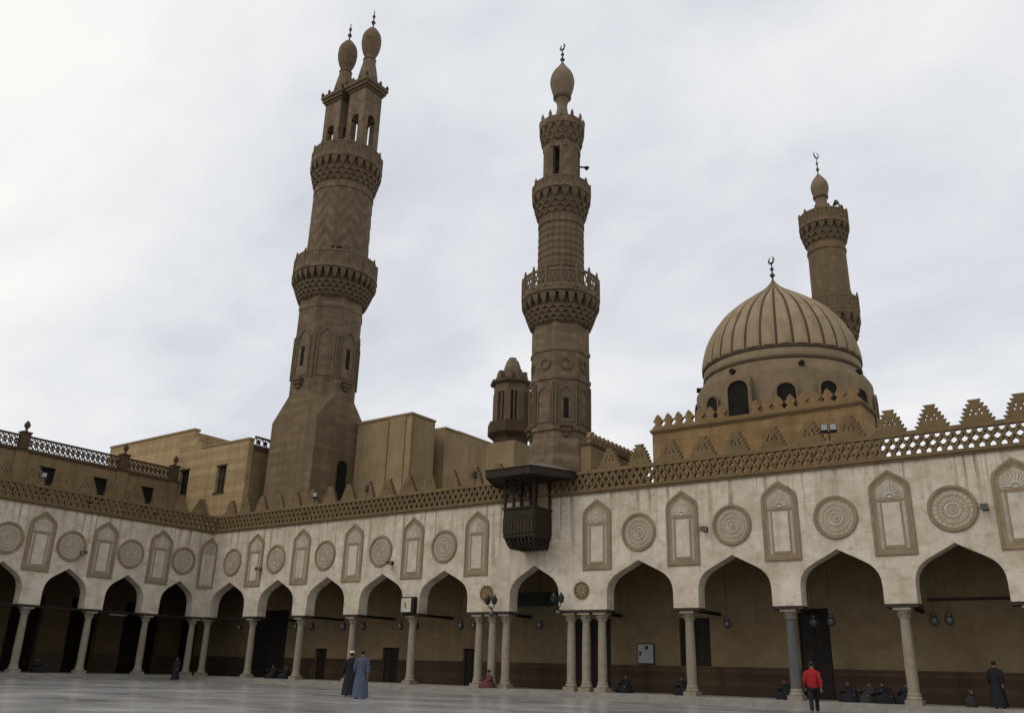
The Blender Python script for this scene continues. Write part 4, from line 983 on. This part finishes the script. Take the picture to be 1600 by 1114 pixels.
# hanging lanterns in the galleries
def lantern(loc, label):
    t = thing('hanging_lantern', label, 'lantern', loc, 0, 'globe lanterns hanging in the galleries')
    m = MB(); m.tube([(0, 0, 0.3), (0, 0, 4.85)], 0.012, 5); part('rod', m, BLACK, t)
    m = MB(); m.lathe([(0.02, 0.34), (0.12, 0.3), (0.13, 0.2), (0.17, 0.17)], 10); part('cap', m, BRONZE, t)
    m = MB(); m.ball((0, 0, 0), 0.2, sz=1.1); part('globe', m, DGLASS, t); return t
L0 = lantern((38.9, 1.9, 3.52), 'dark globe lantern hanging in the arch second right of the portal')
bays = ['first arch right of the corner', 'second arch right of the corner', 'third arch right of the corner', 'arch beside the sign box, to its left', 'arch between the sign box and the portal columns', 'central arch below the kiosk']
ws_ = [(2.0, None), (8.0, 9.6), (12.6, 14.4), (17.6, 18.9), (22.4, 23.4), (28.0, None)]
for (x1_, x2_), b in zip(ws_, bays):
    for x, sd in ((x1_, 'left'), (x2_, 'right')):
        if x is None: continue
        c = copy_tree(L0); c.location = (x, 1.9, 3.55); c['label'] = ('dark globe lantern hanging in the %s' % b) if x2_ is None else '%s of two globe lanterns in the %s' % (sd.capitalize(), b)
for x, lb in ((43.05, 'left globe lantern before the tall dark door'), (43.85, 'right globe lantern before the tall dark door'), (48.15, 'left of two globe lanterns right of the leaning-looking pale column'), (48.75, 'right of two globe lanterns right of the leaning-looking pale column')):
    c = copy_tree(L0); c.location = (x, 1.9, 3.6); c['label'] = lb.replace('leaning-looking pale', 'last full')
# strip light seen in the left gallery
sl2 = thing('strip_light', 'short white strip light hanging in the left gallery', 'strip light', (-2.0, -5.2, 4.0), PI/2)
m = MB(); m.box(-0.65, 0.65, -0.05, 0.05, 0, 0.08); part('tube', m, GLASS, sl2); m = MB(); m.box(-0.68, 0.68, -0.07, 0.07, 0.081, 0.13); m.tube([(-0.5, 0, 0.13), (-0.5, 0, 4.5)], 0.01, 5); m.tube([(0.5, 0, 0.13), (0.5, 0, 4.5)], 0.01, 5); part('fitting', m, BLACK, sl2)

# ------------------------------------------------------------------ people
SKIN = plain('skin', (0.20, 0.115, 0.075), 0.1, 0.6); HAIR = plain('black_hair', (0.012, 0.010, 0.009), 0.2, 0.6)
def cloth(n, c): return plain(n, c, 0.18, 0.9, 5)
def skin_mesh(name, verts, edges, mat, parent, rootv=0, lv=1):
    me = bpy.data.meshes.new(name); me.from_pydata([v[0] for v in verts], edges, []); o = put(name, me, parent)
    me.materials.append(mat)
    md = o.modifiers.new('skin', 'SKIN'); md.use_smooth_shade = True
    sk = me.skin_vertices[0].data
    for i, v in enumerate(verts):
        r = v[1]; sk[i].radius = (r, r) if isinstance(r, (int, float)) else r
        sk[i].use_root = (i == rootv)
    sub = o.modifiers.new('sub', 'SUBSURF'); sub.levels = lv; sub.render_levels = lv
    return o
def loft(rings, n=14):
    """rings: (cx, cy, z, rx, ry)"""
    m = MB(); vs = []; fs = []
    for cx, cy, z, rx, ry in rings:
        for i in range(n):
            a = 2*PI*i/n; w = 1+0.05*math.sin(5*a+z*3)*(1 if z < 0.9 else 0.3)
            vs.append((cx+rx*w*math.cos(a), cy+ry*w*math.sin(a), z))
    for k_ in range(len(rings)-1):
        for i in range(n):
            j = (i+1) % n; fs.append((k_*n+i, k_*n+j, (k_+1)*n+j, (k_+1)*n+i))
    m.add(vs, fs, True); m.f += [tuple(range(n-1, -1, -1)), tuple((len(rings)-1)*n+i for i in range(n))]; m.sm += [False, False]
    return m
def head_bits(p, z, y=0.0, cover=None, hair=HAIR, x=0.0):
    """face looks to local -y"""
    m = MB(); m.ball((x-0.034, y-0.088, z+0.012), 0.012, n=6); m.ball((x+0.034, y-0.088, z+0.012), 0.012, n=6); part('eyes', m, HAIR, p)
    m = MB(); m.add([(x-0.016, y-0.088, z-0.03), (x+0.016, y-0.088, z-0.03), (x, y-0.122, z-0.028), (x, y-0.09, z+0.02)], [(0, 1, 2), (0, 2, 3), (1, 3, 2), (0, 3, 1)])
    m.ball((x-0.082, y+0.005, z-0.01), 0.03, 0.4, 0.8, 1.1, 6); m.ball((x+0.082, y+0.005, z-0.01), 0.03, 0.4, 0.8, 1.1, 6); m.box(x-0.026, x+0.026, y-0.092, y-0.082, z-0.058, z-0.05); part('nose_and_ears', m, SKIN, p)
    m = MB(); m.ball((x, y+0.018, z+0.035), 0.102, 0.86, 0.98, 0.92, 10); part('hair', m, hair, p)
    if cover:
        m = MB(); m.lathe([(0.094, z+0.045), (0.098, z+0.08), (0.09, z+0.125), (0.05, z+0.145)], 14, cx=x, cy=y+0.012); part('skullcap', m, cover, p)
def hand(m_verts, m_edges, wi, p, d, curl=0.03, s=1.0):
    """palm, four unequal fingers and a thumb grown from wrist vertex wi; d points along the forearm"""
    d = Vector(d).normalized(); sdv = d.cross(Vector((0, 1, 0))).normalized() if abs(d.y) < 0.9 else Vector((1, 0, 0)); nrm = d.cross(sdv)
    palm = Vector(p)+d*0.07; m_verts.append((palm, (0.034*s, 0.018*s))); pi = len(m_verts)-1; m_edges.append((wi, pi))
    for i, L in enumerate((0.068, 0.08, 0.074, 0.058)):
        b = palm+sdv*(i-1.5)*0.019+d*0.03; m_verts.append((b, 0.0085)); bi = len(m_verts)-1; m_edges.append((pi, bi))
        c = b+d*L*0.55+nrm*curl*0.4; m_verts.append((c, 0.008)); m_edges.append((bi, bi+1))
        e_ = c+d*L*0.4+nrm*curl; m_verts.append((e_, 0.0065)); m_edges.append((bi+1, bi+2))
    t = palm-sdv*0.034-d*0.02; m_verts.append((t, 0.010)); ti = len(m_verts)-1; m_edges.append((pi, ti))
    m_verts.append((t-sdv*0.012+d*0.045, 0.008)); m_edges.append((ti, ti+1))
def walker(label, loc, rz, H=1.74, robe=None, top=None, trousers=None, cap=None, stride=0.22, bag=None):
    t = thing('person', label, 'person', loc, rz); s = H/1.74
    V, E = [], []
    def v(p, r): V.append((Vector(p)*s, r if not isinstance(r, (int, float)) else r*s)); return len(V)-1
    pel = v((0, 0, 0.93), (0.15, 0.105)); wa = v((0, 0.005, 1.08), (0.135, 0.095)); ch = v((0, 0.01, 1.30), (0.165, 0.115)); nb_ = v((0, 0.01, 1.44), (0.07, 0.07)); nk = v((0, 0.0, 1.52), 0.055); hd = v((0, -0.012, 1.585), (0.072, 0.082)); ht = v((0, -0.005, 1.675), (0.07, 0.08))
    E += [(pel, wa), (wa, ch), (ch, nb_), (nb_, nk), (nk, hd), (hd, ht)]
    feet = []
    for sx_, fr in ((-1, 1), (1, -1)):
        hp = v((sx_*0.095, 0, 0.87), 0.075); kn = v((sx_*0.10, -fr*stride*0.55-0.03, 0.49), 0.048); an = v((sx_*0.10, -fr*stride+(0.06 if fr < 0 else 0), 0.10 if fr > 0 else 0.13), 0.04); to = v((sx_*0.115, -fr*stride-0.15, 0.035), 0.035)
        E += [(pel, hp), (hp, kn), (kn, an), (an, to)]; feet.append((sx_, V[an][0], V[to][0]))
        sh = v((sx_*0.17, 0.01, 1.385), 0.045); el = v((sx_*0.25, 0.05+fr*0.07, 1.12), 0.033); wr = v((sx_*0.25, -0.02+fr*0.16, 0.88), 0.026)
        E += [(ch, sh), (sh, el), (el, wr)]
        hand(V, E, wr, V[wr][0], V[wr][0]-V[el][0])
    skin_mesh('body', V, E, SKIN, t)
    head_bits(t, 1.615*s, -0.01*s, cap)
    if robe:
        m = loft([(0, 0, 0.045*s, 0.32*s, 0.40*s), (0, 0, 0.25*s, 0.295*s, 0.345*s), (0, 0, 0.6*s, 0.255*s, 0.25*s), (0, 0.0, 0.93*s, 0.215*s, 0.175*s), (0, 0.005, 1.12*s, 0.205*s, 0.155*s), (0, 0.01, 1.30*s, 0.225*s, 0.15*s), (0, 0.01, 1.40*s, 0.215*s, 0.12*s), (0, 0.008, 1.455*s, 0.12*s, 0.09*s), (0, 0.0, 1.495*s, 0.07*s, 0.07*s)])
        part('robe', m, robe, t)
        for sx_, fr in ((-1, 1), (1, -1)):
            m = MB(); m.tube([Vector((sx_*0.16, 0.01, 1.40))*s, Vector((sx_*0.21, 0.02, 1.33))*s, Vector((sx_*0.255, 0.05+fr*0.07, 1.12))*s, Vector((sx_*0.26, -0.0+fr*0.14, 0.92))*s], [0.055*s, 0.078*s, 0.088*s, 0.09*s], 12); part('sleeve', m, robe, t)
    if top:
        m = loft([(0, 0, 0.88*s, 0.185*s, 0.145*s), (0, 0.0, 0.98*s, 0.19*s, 0.15*s), (0, 0.005, 1.12*s, 0.195*s, 0.15*s), (0, 0.01, 1.28*s, 0.225*s, 0.155*s), (0, 0.01, 1.39*s, 0.215*s, 0.125*s), (0, 0.008, 1.45*s, 0.12*s, 0.09*s), (0, 0, 1.49*s, 0.075*s, 0.075*s)]); part('top', m, top, t)
        for sx_, fr in ((-1, 1), (1, -1)):
            m = MB(); m.tube([Vector((sx_*0.16, 0.01, 1.40))*s, Vector((sx_*0.205, 0.02, 1.33))*s, Vector((sx_*0.255, 0.05+fr*0.07, 1.12))*s, Vector((sx_*0.252, -0.01+fr*0.15, 0.92))*s], [0.055*s, 0.074*s, 0.074*s, 0.056*s], 12); part('sleeve', m, top, t)
    if trousers:
        VV, EE = [], []
        def q(p, r): VV.append((Vector(p)*s, r*s if isinstance(r, (int, float)) else r)); return len(VV)-1
        a = q((0, 0, 0.95), (0.165, 0.125))
        for sx_, fr in ((-1, 1), (1, -1)):
            b = q((sx_*0.095, 0, 0.85), 0.108); c = q((sx_*0.10, -fr*stride*0.55-0.03, 0.49), 0.082); d = q((sx_*0.10, -fr*stride+(0.06 if fr < 0 else 0), 0.12), 0.07); EE += [(a, b), (b, c), (c, d)]
        skin_mesh('trousers', VV, EE, trousers, t)
    for sx_, an, to in feet:
        m = MB(); m.ball((an.x*0.4+to.x*0.6, an.y*0.45+to.y*0.55, 0.045), 0.13, 0.36, 1.05, 0.42, 10); part('shoe', m, BLACK, t)
    if bag:
        m = MB(); m.box(-0.34, -0.22, 0.1, 0.3, 0.52, 0.80); part('bag', m, bag, t)
    return t
def sitter(label, loc, rz, c, cap=None, lean=0.0, group='people sitting in the shade of the gallery'):
    t = thing('person', label, 'person', loc, rz, group)
    V, E = [], []
    def v(p, r): V.append((Vector(p), r)); return len(V)-1
    pel = v((0, 0.05, 0.14), (0.15, 0.12)); wa = v((0, 0.06, 0.30), (0.13, 0.1)); ch = v((lean*0.5, 0.03, 0.52), (0.16, 0.11)); nk = v((lean, 0.0, 0.70), 0.055); hd = v((lean, -0.02, 0.77), (0.072, 0.082)); ht = v((lean, -0.015, 0.855), (0.07, 0.08))
    E += [(pel, wa), (wa, ch), (ch, nk), (nk, hd), (hd, ht)]
    for sx_ in (-1, 1):
        hp = v((sx_*0.12, 0, 0.12), 0.08); kn = v((sx_*0.26, -0.30, 0.17 if sx_ > 0 else 0.24), 0.05); an = v((sx_*0.06, -0.42, 0.06), 0.045); to = v((sx_*0.02, -0.54, 0.04), 0.035); E += [(pel, hp), (hp, kn), (kn, an), (an, to)]
        sh = v((sx_*0.17+lean*0.6, 0.03, 0.60), 0.045); el = v((sx_*0.27, -0.08, 0.38), 0.033); wr = v((sx_*0.22, -0.28, 0.30 if sx_ > 0 else 0.48), 0.026); E += [(ch, sh), (sh, el), (el, wr)]
        hand(V, E, wr, V[wr][0], V[wr][0]-V[el][0])
    skin_mesh('body', V, E, SKIN, t)
    head_bits(t, 0.80, -0.02, cap, x=lean)
    m = loft([(0, -0.12, 0.01, 0.44, 0.46), (0, -0.12, 0.18, 0.42, 0.42), (0, -0.05, 0.32, 0.32, 0.30), (lean*0.3, 0.04, 0.45, 0.215, 0.17), (lean*0.6, 0.03, 0.60, 0.21, 0.13), (lean*0.9, 0.01, 0.67, 0.10, 0.08), (lean, 0, 0.69, 0.065, 0.065)]); part('robe', m, c, t)
    for sx_ in (-1, 1):
        m = MB(); m.tube([(sx_*0.16+lean*0.6, 0.03, 0.60), (sx_*0.22+lean*0.4, 0.01, 0.54), (sx_*0.275, -0.08, 0.38), (sx_*0.22, -0.285, 0.30 if sx_ > 0 else 0.485)], [0.08, 0.095, 0.085, 0.07], 12); part('sleeve', m, c, t)
    return t
BLUE = cloth('slate_blue_cotton', (0.06, 0.073, 0.11)); NAVY = cloth('dark_cotton', (0.012, 0.013, 0.016)); RED = cloth('red_jersey', (0.29, 0.014, 0.020)); CHAR = cloth('black_denim', (0.012, 0.013, 0.014)); WCAP = cloth('white_knit', (0.52, 0.48, 0.45)); PINK = cloth('faded_pink', (0.10, 0.035, 0.038)); GREYC = cloth('grey_cotton', (0.03, 0.028, 0.028))
face_away = math.atan2(-50, 70)
walker('man in a long slate blue robe walking across the courtyard', (30.92, -14.53, 0.0), rad(215), 1.75, robe=BLUE, stride=0.2)
walker('man in a dark robe and white cap walking behind the blue robed man', (28.63, -12.86, 0.0), rad(222), 1.72, robe=NAVY, cap=WCAP, stride=0.22)
walker('man in a red top and black trousers walking towards the gallery', (45.99, -8.3, 0.0), rad(200), 1.72, top=RED, trousers=CHAR, stride=0.26)
walker('dark figure standing in the gallery at the right edge', (50.28, 0.95, 0.26), rad(170), 1.76, robe=NAVY, stride=0.08)
walker('small dark figure by the corner pillars of the left arcade', (2.6, -3.2, 0.0), rad(30), 1.45, robe=NAVY, stride=0.1)
sitter('seated person in pink leaning on the middle portal column', (26.3, -0.35, 0.26), rad(-30), PINK, group='people sitting by the portal columns')
sitter('dark seated figure left of the grey granite column', (41.75, 1.2, 0.26), rad(20), NAVY)
sitter('leftmost dark seated figure right of the tall door', (44.4, 1.6, 0.26), rad(15), NAVY)
sitter('seated figure leaning towards a neighbour, second from the tall door', (45.15, 1.9, 0.26), rad(-20), GREYC, lean=0.08)
sitter('seated figure third from the tall door', (45.9, 1.5, 0.26), rad(25), NAVY, lean=-0.05)
sitter('seated figure half hidden by the last full column', (46.75, 1.7, 0.26), rad(-10), NAVY)
sitter('dark seated figure beside the column right of the white notice', (36.7, 1.3, 0.26), rad(30), NAVY)
sitter('dark seated figure just right of the portal columns', (33.6, 1.4, 0.26), rad(-15), CHAR)
sitter('left of two figures sitting in the second arch from the corner', (7.0, 1.2, 0.26), rad(10), NAVY)
sitter('right of two figures sitting in the second arch from the corner', (8.1, 1.4, 0.26), rad(-15), CHAR)
sitter('dark figure sitting in the left gallery', (-1.6, -10.2, 0.26), rad(80), NAVY)
bg_ = thing('carrier_bag', 'small bundle on the gallery floor left of the standing figure', 'bag', (49.25, 1.2, 0.26))
m = loft([(0, 0, 0.0, 0.20, 0.14), (0, 0, 0.15, 0.24, 0.17), (0, 0, 0.32, 0.2, 0.13), (0, 0, 0.42, 0.08, 0.05), (0, 0, 0.5, 0.14, 0.07)], 10); part('sack', m, GREYC, bg_)
m = MB(); m.tube([(-0.08, 0, 0.45), (-0.05, 0, 0.6), (0.05, 0, 0.6), (0.08, 0, 0.45)], 0.015, 6); part('handle', m, WHITEP, bg_)
